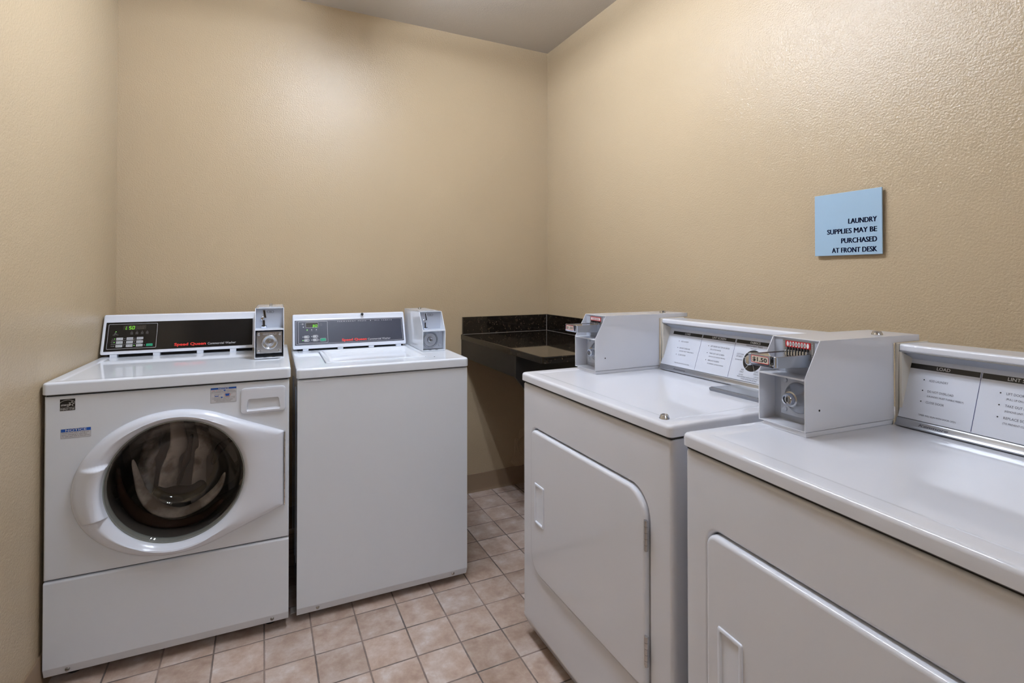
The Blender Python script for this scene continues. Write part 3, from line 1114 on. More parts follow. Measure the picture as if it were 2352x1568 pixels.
    b.text('COINS / CARD', 0.0465, 0.0798, 'dimprint', h=0.0026, w=0.0195, align='C', z=Zp)
    b.disc(0.0447, 0.0895, 0.0018, Zp, 'dimprint', 12)
    for (xx, yy, on) in ((0.0469, 0.0948, 1), (0.0453, 0.0648, 1), (0.0445, 0.0503, 1), (0.0440, 0.0350, 0), (0.0788, 0.0648, 0), (0.0780, 0.0500, 0), (0.0775, 0.0350, 0),
                         (0.1125, 0.0648, 0), (0.1120, 0.0498, 0), (0.1118, 0.0350, 1), (0.1465, 0.0350, 0)):
        b.quad(xx - 0.0015, xx + 0.0015, yy - 0.0012, yy + 0.0012, Zp, 'led' if on else 'dimprint')
    b.build('control_panel', con)
    b = B(F2)
    b.quad(0.0700, 0.1474, 0.1018, 0.1198, Zp + 0.0001, 'window')
    for k in range(6):
        ch = ('L', '5', '0', '8', '8', '8')[k]
        x = 0.0782 + k * 0.0106
        b.seg7(ch, x, 0.1030, 0.0076 if k else 0.0052, 0.0134, 'digit' if k < 3 else 'segoff', Zp + 0.0003)
    b.build('display', con)
    names = (('LIGHT', 'MEDIUM', 'HEAVY'), ('NORMAL', 'PERM PRESS', 'DELICATES'), ('HOT', 'WARM', 'COLD'))
    for r_ in range(3):
        for c_ in range(3):
            x0_, y0_ = 0.0502 + c_ * 0.0341, 0.0592 - r_ * 0.01475
            b = B(F2)
            b.plate(x0_, x0_ + 0.0224, y0_, y0_ + 0.0102, 0.0018, [(0, 0.0), (0, 0.0008), (0.0005, 0.0013)], 'button')
            b.text(names[r_][c_], x0_ + 0.0150, y0_ + 0.0038, 'inkgrey', h=0.0028, w=0.0118, align='C', z=0.0015, bold=0.01)
            b.ring(x0_ + 0.0052, y0_ + 0.0052, 0.0026, 0.0008, 0.0015, 'inkgrey', 12)
            b.build('button', con)
    b = B(F2)
    b.plate(0.1526, 0.1750, 0.0295, 0.0402, 0.0018, [(0, 0.0), (0, 0.0008), (0.0005, 0.0013)], 'green')
    b.text('START', 0.1638, 0.0352, 'dimprint', h=0.0024, align='C', z=0.0015)
    b.build('button', con, label='green start button')
    washer_coin_box(t, 0.5620, 0.2500, ZT - 0.0005, 0.115, 0.1955, 0.60, True)
    return t


wash1 = front_loader()


# ------------------------------------------------------------------ laundry behind the glass
def wpt(u, v, z):
    a = -0.0307
    return Vector((-2.2094 + u * math.cos(a) - v * math.sin(a), -0.7903 + u * math.sin(a) + v * math.cos(a), z))


def smooth_path(pts, n=28):
    """Catmull-Rom through (u, v, z) points, into world space"""
    P = [Vector(pts[0])] + [Vector(p) for p in pts] + [Vector(pts[-1])]
    out = []
    m = len(pts) - 1
    for k in range(n):
        f = k / (n - 1) * m
        i = min(int(f), m - 1)
        t_ = f - i
        a, b_, c, d = P[i], P[i + 1], P[i + 2], P[i + 3]
        q = 0.5 * ((2 * b_) + (c - a) * t_ + (2 * a - 5 * b_ + 4 * c - d) * t_ ** 2 + (3 * b_ - a - 3 * c + d) * t_ ** 3)
        out.append(wpt(*q))
    return out


def taper(n, r, lo=0.35, seed=2, amp=0.14):
    rnd = random.Random(seed)
    p = rnd.uniform(0, 6)
    return [r * (lo + (1 - lo) * max(0, math.sin(PI * k / (n - 1))) ** 0.6) * (1 + amp * math.sin(0.45 * k + p)) for k in range(n)]


def laundry(label, pts, r, m, flat=0.7, twist=0.08, lo=0.4, seed=1):
    b = B()
    b.tube(smooth_path(pts), taper(28, r, lo, seed), m, 14, flat, twist)
    tag(b.build('laundry', None, 60), label, 'laundry', 'laundry in the front-loading washer')


def at_v(v, *pts):
    return [(p[0], v, p[1]) for p in pts]


laundry('pale towel curling in a crescent along the bottom behind the round washer glass',
        at_v(0.180, (0.186, 0.612), (0.198, 0.556), (0.214, 0.495), (0.244, 0.446), (0.285, 0.415), (0.328, 0.404), (0.376, 0.416), (0.420, 0.444), (0.452, 0.480), (0.468, 0.525)),
        0.022, 'towel', 0.6, 0.09, 0.15, 5)
laundry('pale upright fold of cloth left of the brown one in the washer glass',
        at_v(0.255, (0.268, 0.400), (0.284, 0.545), (0.297, 0.591), (0.312, 0.632), (0.300, 0.740)), 0.034, 'towel', 0.35, 0.03, 0.8, 2)
laundry('pale upright fold of cloth right of the brown one in the washer glass',
        at_v(0.255, (0.374, 0.41), (0.380, 0.555), (0.389, 0.589), (0.396, 0.625), (0.380, 0.74)), 0.032, 'towel_grey', 0.35, -0.03, 0.8, 3)
laundry('narrow brown cloth in the middle of the round washer glass',
        at_v(0.238, (0.312, 0.48), (0.330, 0.548), (0.343, 0.585), (0.356, 0.665)), 0.014, 'browncloth', 0.5, 0.05, 0.2, 4)
laundry('greyish beige cloth at the left inside the round washer glass',
        at_v(0.290, (0.208, 0.440), (0.204, 0.549), (0.214, 0.60), (0.238, 0.680)), 0.034, 'towel_grey', 0.5, 0.06, 0.4, 6)
laundry('dark brown cloth at the upper right inside the round washer glass',
        at_v(0.215, (0.425, 0.550), (0.442, 0.595), (0.466, 0.625), (0.500, 0.640)), 0.018, 'browncloth', 0.6, 0.08, 0.25, 7)
laundry('grey cloth arched over the top inside the round washer glass',
        at_v(0.385, (0.200, 0.620), (0.245, 0.680), (0.301, 0.705), (0.355, 0.705), (0.420, 0.685), (0.470, 0.630)), 0.040, 'towel_grey', 0.7, 0.03, 0.6, 8)
laundry('black wet cloth heaped low in the middle of the washer drum',
        at_v(0.188, (0.250, 0.495), (0.275, 0.478), (0.308, 0.470), (0.345, 0.470), (0.378, 0.478), (0.402, 0.496)), 0.026, 'darkcloth', 0.9, 0.05, 0.4, 9)
laundry('dark wet cloth wrapped along the left and bottom edge inside the washer glass',
        at_v(0.150, (0.150, 0.600), (0.158, 0.530), (0.182, 0.468), (0.225, 0.418), (0.285, 0.385), (0.345, 0.378), (0.410, 0.395), (0.465, 0.440)), 0.017, 'browncloth', 0.9, 0.12, 0.3, 10)


# ------------------------------------------------------------------ top-loading washer
def top_loader():
    W, D = 0.6509, 0.68
    ZT, ZS, ZB = 0.9149, 0.8755, 0.0232
    t = thing('top_load_washer', 'white top-loading coin washer between the front-loading washer and the dark counter', 'washing machine', (-1.5001, -0.7964, 0), -0.0224)
    b = B()
    b.box(0.004, W - 0.004, 0.016, D, ZB + 0.004, ZS + 0.002, 'enamel', 0.003)
    b.box(0.006, W - 0.006, 0.0035, 0.03, ZS + 0.0002, ZS + 0.007, 'gap')
    for (y0, y1) in ((0.06, 0.2), (0.26, 0.5)):       # pressed ribs on the left side
        b.box(0.0025, 0.0045, y0, y0 + 0.012, 0.12, 0.8, 'enamel', 0.0008)
        b.box(0.0025, 0.0045, y1, y1 + 0.012, 0.12, 0.8, 'enamel', 0.0008)
    b.build('cabinet', t)
    b = B()
    prof = [(0.03, ZB + 0.002), (0.03, ZS), (0.008, ZS), (0.0025, ZS - 0.0022), (0.0, ZS - 0.008), (0.0, 0.052), (0.012, ZB)]
    b.prism(prof, 'x', 0.0005, W - 0.0005, 'enamel', 0.002, 2)
    fp = b.build('front_panel', t)
    for ux in (0.072, 0.590):
        s = B(FACE((ux, 0.005, 0.040), (1, 0, 0), (0, 0.42, 1)))
        s.lathe([(0.0062, 0.0), (0.0058, 0.003), (0.002, 0.004), (0, 0.004)], 'screw', None, 18)
        s.build('screw', fp)
    levelling_feet(t, W, D, ZB)
    # deck with the lid well
    b = B()
    x0, x1, y0, y1 = -0.003, W + 0.003, -0.007, D
    e = 0.008

    def lp(d, z):
        return [(p[0], p[1], z) for p in rr(x0 + d, x1 - d, y0 + d, y1 - d, max(0.003, 0.014 - d * 0.5), 6)]

    def hl(d, z):
        return [(p[0], p[1], z) for p in rr(0.105 + d, 0.507 - d, 0.100 + d, 0.4675 - d, max(0.003, 0.012 - d), 6)]
    b.loft([lp(0.004, ZS + 0.003), lp(0, ZS + 0.006), lp(0, ZT - e), lp(e * 0.13, ZT - e * 0.5), lp(e * 0.45, ZT - e * 0.14), lp(e, ZT), lp(0.022, ZT), lp(0.026, ZT - 0.0015),
            hl(-0.004, ZT - 0.0015), hl(0.0, ZT - 0.003), hl(0.002, ZT - 0.02)], 'enamel')
    b.lathe([(0.0022, 0), (0.0022, 0.001), (0, 0.001)], 'gap', Matrix.Translation((0.022, 0.462, ZT)), 10)
    b.lathe([(0.0022, 0), (0.0022, 0.001), (0, 0.001)], 'gap', Matrix.Translation((0.535, 0.085, ZT - 0.0015)), 10)
    b.build('top_panel', t)
    b = B()
    loops = [hl(0.003, ZT - 0.018), hl(0.003, ZT - 0.001), hl(0.0045, ZT + 0.0012), hl(0.009, ZT + 0.0018), hl(0.016, ZT + 0.001)]
    loops.append([(p[0], p[1], ZT - 0.002) for p in rr(0.129, 0.485, 0.121, 0.450, 0.022, 6)])
    loops.append([(p[0], p[1], ZT - 0.0115) for p in rr(0.141, 0.474, 0.134, 0.437, 0.026, 6)])
    loops.append([(p[0], p[1], ZT - 0.0135) for p in rr(0.150, 0.466, 0.144, 0.428, 0.028, 6)])
    loops.append([(p[0], p[1], ZT - 0.0125) for p in rr(0.220, 0.400, 0.210, 0.365, 0.03, 6)])
    b.loft(loops, 'enamel')
    b.build('lid', t, 60)
    # console
    o0, o1 = (0.487, 0.922), (0.545, 1.069)
    F = FACE((0, o0[0], o0[1]), (1, 0, 0), (0, o1[0] - o0[0], o1[1] - o0[1]))
    b = B()
    dv, dz = -0.046, -0.015
    prof = [(0.540, 0.937), (0.5355, 0.9385), (0.5352, 0.9425), (0.5811, 1.0578), (0.5865, 1.0650), (0.5905, 1.0765), (0.5925, 1.0855), (0.598, 1.0895), (0.606, 1.0895),
            (0.680, 1.081), (0.688, 1.073), (0.688, 0.940), (0.684, 0.937)]
    b.rprism([(p[0] + dv, p[1] + dz) for p in prof], 0.0015, 0.5105, 'plastic')
    b.box(0.02, 0.50, 0.515, 0.62, ZT - 0.002, 0.9235, 'gap')
    for ux in (0.055, 0.205, 0.345, 0.474):
        b.box(ux - 0.012, ux + 0.012, 0.4900, 0.53, ZT - 0.001, 0.9225, 'plastic', 0.001)
    con = b.build('console', t)
    F2 = F @ Matrix.Translation((0, 0, 0.0012))
    b = B(F2)
    Zp = 0.0006
    b.plate(0.0098, 0.5010, 0.0190, 0.1354, 0.001, [(0, -0.004), (0, 0.0), (0.0004, 0.0003)], 'panel_slate')
    b.frame(0.0148, 0.4960, 0.0228, 0.1316, 0.0010, Zp, 'line', 0.002)
    b.frame(0.0248, 0.1508, 0.0268, 0.1285, 0.0010, Zp, 'line', 0.003)
    b.text('PERMANENT PRESS', 0.1960, 0.1222, 'line', h=0.0044, w=0.130, z=Zp, space=1.9)
    b.disc(0.3475, 0.1244, 0.0019, Zp, 'line', 12)
    b.text('ALL FABRIC', 0.3660, 0.1222, 'line', h=0.0044, w=0.083, z=Zp, space=1.9)
    b.text('Speed Queen', 0.2119, 0.0296, 'red', h=0.0108, w=0.1128, z=Zp, bold=0.035)
    b.text('Commercial Washer', 0.3299, 0.0290, 'line', h=0.0088, w=0.1067, z=Zp)
    for k, (xx, st) in enumerate(((0.0621, 'WASH'), (0.0817, 'RINSE'), (0.1014, 'SPIN'))):
        b.disc(xx, 0.0892, 0.0022, Zp, 'led' if k == 0 else 'line', 12)
        b.text(st, xx, 0.0822, 'dimprint', h=0.0022, align='C', z=Zp)
    b.ring(0.1219, 0.1127, 0.0052, 0.0005, Zp, 'dimprint', 24)
    b.quad(0.1212, 0.1226, 0.1120, 0.1134, Zp, 'dimprint')
    b.quad(0.0315, 0.0395, 0.1172, 0.1178, Zp, 'dimprint')
    b.disc(0.0435, 0.1175, 0.004, Zp, 'dimprint', 16)
    b.disc(0.0462, 0.1035, 0.0025, Zp, 'line', 12)
    b.build('control_panel', con)
    b = B(F2)
    b.quad(0.0563, 0.1096, 0.1002, 0.1232, Zp + 0.0001, 'window')
    b.frame(0.0558, 0.1101, 0.0997, 0.1237, 0.0008, Zp + 0.0002, 'line', 0.002)
    b.seg7('3', 0.0835, 0.1016, 0.0088, 0.0112, 'digit', Zp + 0.0003)
    b.seg7('0', 0.0960, 0.1016, 0.0088, 0.0112, 'digit', Zp + 0.0003)
    b.seg7('8', 0.0595, 0.1016, 0.0088, 0.0112, 'segoff', Zp + 0.0003)
    b.seg7('8', 0.0712, 0.1016, 0.0088, 0.0112, 'segoff', Zp + 0.0003)
    b.build('display', con)
    for k, (xx, yy, on) in enumerate(((0.0473, 0.0508, 0), (0.0845, 0.0517, 0), (0.0471, 0.0346, 1), (0.0843, 0.0352, 0))):
        b = B(F2)
        b.frame(xx + 0.0005, xx + 0.0240, yy - 0.0008, yy + 0.0124, 0.0007, 0.0007, 'line', 0.005)
        b.plate(xx + 0.0018, xx + 0.0226, yy + 0.0008, yy + 0.0108, 0.0045, [(0, 0.0), (0, 0.0008), (0.0005, 0.0013)], 'button')
        b.disc(xx + 0.0185, yy + 0.0058, 0.0028, 0.0015, 'inkgrey', 14)
        b.text(('NORMAL', 'PERM', 'DELICATE', 'COLD')[k], xx + 0.0094, yy + 0.0045, 'inkgrey', h=0.0026, w=0.0115, align='C', z=0.0015)
        b.disc(xx - 0.0035, yy + 0.006, 0.0020, 0.0007, 'led' if on else 'line', 12)
        b.build('button', con)
    b = B(F2)
    b.frame(0.1170, 0.1428, 0.0330, 0.0480, 0.0008, 0.0007, 'line', 0.003)
    b.plate(0.1185, 0.1413, 0.0345, 0.0466, 0.0035, [(0, 0.0), (0, 0.0008), (0.0005, 0.0013)], 'green')
    b.disc(0.1118, 0.0400, 0.0020, 0.0007, 'line', 12)
    b.build('button', con, label='green start button')
    b = B()
    b.lathe([(0.0065, 0), (0.0065, 0.003), (0.004, 0.0055), (0, 0.006)], 'rubber', AX((0.309, 0.539, 1.0685), (0, -0.8, 0.6)), 18)
    b.build('console_plug', con)
    washer_coin_box(t, 0.5275, 0.2440, ZT - 0.0005, 0.0925, 0.1740, 0.60, False)
    return t


wash2 = top_loader()


# ------------------------------------------------------------------ dryers
def dryer(label, loc, rot, bu, bw, cu0, off, lock, lockpos, lx):
    """bu, bw: coin box left edge and width; cu0: console start; off: where the print starts"""
    W, D = 0.737, 0.655
    ZT, ZS = 0.9135, 0.8795
    m = 'enamel_old'
    t = thing('clothes_dryer', label, 'clothes dryer', loc, rot, 'white coin dryers along the right wall')
    b = B()
    b.box(0.003, W - 0.003, 0.03, D, 0.022, ZS + 0.001, m, 0.006, 3)
    b.box(0.005, W - 0.005, 0.0028, 0.04, ZS - 0.0004, ZS + 0.008, 'gap')
    b.build('cabinet', t)
    # front panel: sunken door frame and bent toe
    b = B(FRONT)
    dx0, dx1, dy0, dy1 = 0.071, 0.6560, 0.264, 0.7335
    rd = (0.066, 0.026, 0.066, 0.026)

    def op(d, z):
        return [(p[0], p[1], z) for p in rr(0.0 + d, W - d, 0.078, ZS - d, 0.004, 8)]

    def dl(d, z):
        return [(p[0], p[1], z) for p in rr(dx0 + d, dx1 - d, dy0 + d, dy1 - d, tuple(max(0.002, q - d) for q in rd), 8)]
    b.loft([op(0.001, -0.045), op(0.0, -0.016), op(0.0012, -0.008), op(0.004, -0.0025), op(0.009, 0.0), dl(-0.012, 0.0), dl(-0.008, -0.001), dl(-0.004, -0.005), dl(-0.002, -0.012), dl(-0.002, -0.0285)], m, False, True)
    tx = [(0.0, 0.079), (0.0009, 0.070), (0.004, 0.062), (0.024, 0.024), (0.030, 0.021), (0.045, 0.021), (0.045, 0.079)]
    B_M, b.M = b.M, TOP
    b.prism(tx, 'x', 0.004, W - 0.004, m, 0.002, 2)
    b.M = B_M
    b.build('front_panel', t)
    levelling_feet(t, W, D, 0.024)
    b = B()
    top_panel(b, W, D, ZS + 0.0045, ZT, m, rim=0.040, drop=0.0022, ov=0.003, edge=0.009)
    b.build('top_panel', t)
    # door with pocket handle and two hinges
    b = B(FRONT)
    hx0, hx1, hy0, hy1 = 0.106, 0.1645, 0.434, 0.5635

    def hp(d, z, r=0.004):
        return [(p[0], p[1], z) for p in rr(hx0 + d, hx1 - d, hy0 + d, hy1 - d, max(0.001, r - d * 0.2), 8)]
    b.loft([dl(0.0, -0.012), dl(0.0, 0.001), dl(0.0008, 0.0045), dl(0.0025, 0.0072), dl(0.0055, 0.0089), dl(0.009, 0.0095), hp(-0.001, 0.0095)], m, False, False)
    door = b.build('door', t)
    b = B(FRONT)
    b.loft([hp(-0.002, 0.0090), hp(-0.001, 0.0120), hp(0.001, 0.0132), hp(0.005, 0.0132), hp(0.0065, 0.0122), hp(0.010, 0.004),
            [(p[0], p[1], -0.004) for p in rr(hx0 + 0.021, hx1 - 0.0105, hy0 + 0.016, hy1 - 0.016, 0.002, 8)],
            [(p[0], p[1], -0.024) for p in rr(hx0 + 0.023, hx1 - 0.0115, hy0 + 0.018, hy1 - 0.018, 0.002, 8)],
            [(p[0], p[1], -0.026) for p in rr(hx0 + 0.025, hx1 - 0.014, hy0 + 0.020, hy1 - 0.020, 0.002, 8)]], 'plastic', True, True)
    b.build('door_handle', door)
    for (z0, z1) in ((0.5985, 0.671), (0.327, 0.398)):
        b = B(FRONT)
        n = 5
        for k in range(n):
            a = z0 + (z1 - z0) * k / n
            b.lathe([(0, 0), (0.0042, 0), (0.0045, 0.0006), (0.0045, (z1 - z0) / n - 0.0012), (0.0042, (z1 - z0) / n - 0.0006), (0, (z1 - z0) / n - 0.0006)],
                    'hinge', Matrix.Translation((0.6590, a, 0.0080)) @ Matrix.Rotation(-PI / 2, 4, 'X'), 14)
        b.box(0.6525, 0.6590, z0, z1, 0.0045, 0.0100, 'hinge', 0.0006)
        b.build('hinge', door)
    # lint lid
    b = B()
    b.loft([[(x, y, ZT - 0.0030) for x, y in ((0.500, 0.366), (0.720, 0.366), (0.720, 0.478), (0.500, 0.478))],
            [(x, y, z) for x, y, z in ((0.499, 0.363, ZT + 0.006), (0.721, 0.363, ZT + 0.006), (0.721, 0.479, ZT + 0.002), (0.499, 0.479, ZT + 0.002))],
            [(x, y, z) for x, y, z in ((0.503, 0.369, ZT + 0.0095), (0.717, 0.369, ZT + 0.0095), (0.717, 0.475, ZT + 0.005), (0.503, 0.475, ZT + 0.005))]], 'lintlid')
    b.build('lint_lid', t)
    # console: almond end cap, white hood, printed panel leaning back, aluminium foot rail
    b = B()
    c1 = cu0 + 0.0085
    hood = [(0.494, 1.0785), (0.4925, 1.081), (0.4925, 1.0905), (0.4945, 1.0935), (0.499, 1.0945), (0.585, 1.0945), (0.600, 1.088), (0.612, ZT + 0.004), (0.56, ZT + 0.004), (0.545, 1.072), (0.5, 1.0765)]
    b.prism(hood, 'x', c1 + 0.0005, W, m, 0.0012, 2)
    con = b.build('console', t)
    b = B()
    b.prism([(0.490, ZT + 0.0005), (0.4905, 1.0955), (0.600, 1.0955), (0.615, ZT + 0.0005)], 'x', cu0, c1, 'beige', 0.0012, 2)
    b.build('end_cap', con, label='almond plastic end cap')
    b = B()
    b.prism([(0.490, ZT + 0.0005), (0.4905, 1.0955), (0.600, 1.0955), (0.615, ZT + 0.0005)], 'x', W - 0.0005, W + 0.007, 'beige', 0.0012, 2)
    b.build('end_cap', con, label='almond plastic end cap')
    b = B()
    b.prism([(0.4945, 1.0785), (0.5020, 1.0770), (0.532, 1.058), (0.535, 1.066), (0.502, 1.0792)], 'x', c1, W - 0.001, 'greypaint')
    b.box(c1, W - 0.001, 0.4915, 0.4945, 1.0760, 1.0790, 'alu', 0.0008)
    # inner cheek of the end cap
    b.prism([(0.4915, 0.934), (0.4915, 1.077), (0.532, 1.060), (0.487, 0.934)], 'x', c1, c1 + 0.006, 'beige')
    b.build('panel_bezel', con)
    b = B()
    b.prism([(0.4745, ZT + 0.0005), (0.4738, ZT + 0.0035), (0.4752, ZT + 0.0055), (0.4772, ZT + 0.0052), (0.4786, ZT + 0.0062), (0.4816, ZT + 0.0135), (0.4828, ZT + 0.0165),
             (0.4848, ZT + 0.0178), (0.490, ZT + 0.0178), (0.496, ZT + 0.001)], 'x', c1, W - 0.001, 'alu')
    F0 = FACE((off, 0.4786, ZT + 0.0062), (1, 0, 0), (0, 0.0030, 0.0073))
    b.M = F0 @ Matrix.Translation((0, 0, 0.0003))
    b.text('Kenmore', 0.0450, 0.0012, 'inkgrey', h=0.0055, w=0.056, bold=0.012, shear=0.3)
    b.text('COMMERCIAL', 0.245, 0.0020, 'dimprint', h=0.0034, w=0.036)
    b.build('foot_rail', con, label='aluminium rail along the bottom of the console')
    v0, z0, v1, z1 = 0.485, 0.933, 0.530, 1.060
    F = FACE((off, v0, z0), (1, 0, 0), (0, v1 - v0, z1 - z0))
    LEN = math.hypot(v1 - v0, z1 - z0)
    fy = lambda z: (z - z0) / (z1 - z0) * LEN
    b = B(F)
    b.box(c1 + 0.001 - off, W - 0.002 - off, -0.001, LEN + 0.001, -0.006, 0.0, 'decal')
    Zp = 0.0003
    bars = ((0.0, 0.136), (0.140, 0.2745), (0.2795, 0.414), (0.419, 0.549))
    heads = ('LOAD', 'LINT SCREEN', 'FABRICS', 'START')
    for (x0, x1), hd in zip(bars[:3], heads):
        b.quad(x0, x1, fy(1.0393), fy(1.0500), Zp, 'black')
        b.text(hd, (x0 + x1) / 2 + 0.002, fy(1.0418), 'white', h=0.0066, align='C', z=Zp * 2, bold=0.006)
    for x in (0.1380, 0.2770, 0.4165):
        b.quad(x - 0.0005, x + 0.0005, fy(0.934), fy(1.0505), Zp, 'navy')
    LD = (('ADD LAUNDRY', 1.0158, 0.0365), ('DO NOT OVERLOAD', 0.9932, 0.0490), ('CLOSE DOOR', 0.9704, 0.0345))
    for k, (st, z, w_) in enumerate(LD):
        b.disc(0.0372 + k * 0.001, fy(z + 0.0022), 0.0014, Zp, 'black', 14)
        b.text(st, 0.0470 + k * 0.001, fy(z), 'inkgrey', h=0.0047, w=w_, z=Zp)
    b.text('(LAUNDRY MUST TUMBLE FREELY)', 0.0490, fy(0.9838), 'inkgrey', h=0.0036, w=0.068, z=Zp)
    b.text('TIMER WILL RUN WITH DOOR OPEN', 0.0395, fy(0.9428), 'inkgrey', h=0.0036, w=0.0705, z=Zp)
    LT = (('LIFT DOOR ON TOP OF DRYER', 1.0150, 0.077, '(PULL UP ON HANDLE)', 0.044), ('TAKE OUT LINT SCREEN', 0.9925, 0.061, '(REMOVE LINT FOR FAST DRYING)', 0.067),
          ('REPLACE SCREEN', 0.9700, 0.046, '(TO PREVENT CLOTHES DAMAGE)', 0.066))
    for k, (st, z, w_, s2, w2) in enumerate(LT):
        b.disc(0.1735 + k * 0.001, fy(z + 0.0022), 0.0014, Zp, 'black', 14)
        b.text(st, 0.1828 + k * 0.001, fy(z), 'inkgrey', h=0.0047, w=w_, z=Zp)
        b.text(s2, 0.1840 + k * 0.0005, fy(z - 0.0095), 'inkgrey', h=0.0036, w=w2, z=Zp)
    b.text('PERMANENT PRESS', 0.3475, fy(1.0322), 'inkgrey', h=0.0055, w=0.0575, align='C', z=Zp)
    b.text('HIGH HEAT', 0.3475, fy(1.0255), 'inkgrey', h=0.0034, w=0.022, align='C', z=Zp)
    b.text('COTTON/', 0.3045, fy(1.0045), 'inkgrey', h=0.005, w=0.026, align='C', z=Zp)
    b.text('STURDY', 0.3035, fy(0.9975), 'inkgrey', h=0.005, w=0.024, align='C', z=Zp)
    b.text('EX HIGH HEAT', 0.3035, fy(0.9888), 'inkgrey', h=0.0034, w=0.027, align='C', z=Zp)
    b.text('AIR', 0.3245, fy(0.9612), 'inkgrey', h=0.005, w=0.010, align='C', z=Zp)
    b.text('ONLY', 0.3235, fy(0.9545), 'inkgrey', h=0.005, w=0.0145, align='C', z=Zp)
    b.text('NO HEAT', 0.3235, fy(0.9470), 'inkgrey', h=0.0034, w=0.0165, align='C', z=Zp)
    b.text('KNIT/', 0.3760, fy(0.9612), 'inkgrey', h=0.005, w=0.016, align='C', z=Zp)
    b.text('DELICATE', 0.3800, fy(0.9545), 'inkgrey', h=0.005, w=0.027, align='C', z=Zp)
    b.text('LOW HEAT', 0.3800, fy(0.9470), 'inkgrey', h=0.0034, w=0.020, align='C', z=Zp)
    b.text('READ GARMENT INSTRUCTIONS AND TURN', 0.3540, fy(0.9415), 'inkgrey', h=0.0034, w=0.086, align='C', z=Zp)
    b.text('KNOB TO PROPER SETTING', 0.3540, fy(0.9358), 'inkgrey', h=0.0034, w=0.056, align='C', z=Zp)
    b.disc(0.3520, fy(0.9928), 0.0330, Zp, 'black', 48)
    for a in (0.25 * PI, 0.75 * PI, -0.36 * PI, -0.70 * PI, 0.93 * PI):
        c_, s_ = math.cos(a), math.sin(a)
        b.poly([(0.3520 + r * c_ + q * s_, fy(0.9928) + r * s_ - q * c_) for r, q in ((0.012, -0.0004), (0.033, -0.0004), (0.033, 0.0004), (0.012, 0.0004))], Zp * 2, 'white')
    b.build('instruction_panel', con, label='white printed instruction panel')
    b = B(F)
    b.lathe([(0.0168, 0.0005), (0.0165, 0.011), (0.0155, 0.0145), (0.0135, 0.016), (0, 0.016)], 'chrome', Matrix.Translation((0.3520, fy(0.9928), 0)), 32)
    b.box(0.3512, 0.3528, fy(0.9928) + 0.004, fy(0.9928) + 0.0145, 0.0158, 0.0163, 'black')
    b.build('dial_knob', con)
    # ---- coin box
    th = 0.0022
    v0c, zb, h1, h, back, rear = 0.2030, ZT - 0.0008, 0.1195, 0.1985, 0.046, 0.580 if lock == 'near' else 0.623
    z0c = zb + 0.0095
    side = [(v0c, z0c), (v0c, zb + h1), (v0c + back, zb + h), (rear, zb + h), (rear, 1.0965), (cu0 * 0 + 0.487, 1.0965), (0.487, z0c)]
    b = B()
    b.prism(side, 'x', bu, bu + th, m)
    b.prism(side, 'x', bu + bw - th, bu + bw, m, 0.0008)
    b.box(bu, bu + bw, v0c + back - 0.0008, rear, zb + h - th, zb + h, m, 0.0009)
    b.box(bu, bu + bw, v0c, 0.487, z0c, z0c + th, m, 0.0006)
    b.box(bu, bu + bw, rear - th, rear, 1.0965, zb + h, m)
    b.box(bu, bu + bw, 0.487 - th, 0.487, z0c, 1.0965, m)
    b.box(bu + th, bu + bw - th, v0c, v0c + 0.05, zb + h1 - 0.004, zb + h1, m, 0.001)
    # plinth flange
    b.box(bu + 0.010, bu + bw - 0.0005, v0c + 0.003, 0.486, ZT - 0.002, z0c - 0.0008, m, 0.001)
    # back plates of the two recesses
    b.box(bu + th, bu + bw - th, v0c + 0.048, v0c + 0.051, z0c, zb + h - th, 'greypaint')
    b.lathe([(0.0022, 0), (0.0022, 0.0006), (0, 0.0006)], 'gap', AX((bu + bw, 0.245, zb + 0.052), (1, 0, 0)), 12)
    box = b.build('coin_box', t)
    b = B(FACE((bu, v0c + 0.034, zb), (1, 0, 0), (0, 0, 1)))
    b.plate(0.031, bw - 0.003, 0.028, 0.112, 0.002, [(0, -0.012), (0, 0.0), (0.0006, 0.0006)], 'greypaint')
    cx, cz = lx, 0.070
    b.lathe([(0.034, 0.0006), (0.032, 0.004), (0.029, 0.0075), (0.0225, 0.012), (0.0185, 0.020), (0.0165, 0.025), (0.012, 0.027), (0, 0.027)], 'steel', Matrix.Translation((min(cx, bw - 0.0385), cz, 0)), 40)
    b.build('lock_plate', box)
    b = B(FACE((bu, v0c + 0.034, zb), (1, 0, 0), (0, 0, 1)))
    lock_core(b, Matrix.Translation((cx, cz, 0.0255)), 0.0135)
    b.build('lock', box)
    for (sx, sz) in ((0.0435, 0.104), (0.0425, 0.0395), (0.106, 0.104), (0.106, 0.0395)):
        b = B(FACE((bu, v0c + 0.034, zb), (1, 0, 0), (0, 0, 1)))
        b.lathe([(0.0058, 0.0), (0.005, 0.003), (0.002, 0.004), (0, 0.004)], 'greypaint', Matrix.Translation((sx, sz, 0.0004)), 18)
        b.build('rivet', box)
    # coin slide
    s0, s1 = bu + 0.026, bu + 0.0965
    zs0, zs1 = zb + 0.1435, zb + 0.1665
    b = B()
    b.box(s0 + 0.003, s1 - 0.002, 0.152, v0c + 0.05, zs1 - 0.006, zs1 - 0.0015, 'chrome', 0.0006)
    b.prism([(0.150, zs0), (0.150, zs1), (0.252, zs1), (0.252, zs0 - 0.004), (0.235, zs0 - 0.004)], 'x', s1 - 0.003, s1, 'steel', 0.0005)
    b.prism([(0.150, zs0), (0.150, zs1), (0.252, zs1), (0.252, zs0 - 0.004), (0.235, zs0 - 0.004)], 'x', s0, s0 + 0.003, 'steel', 0.0005)
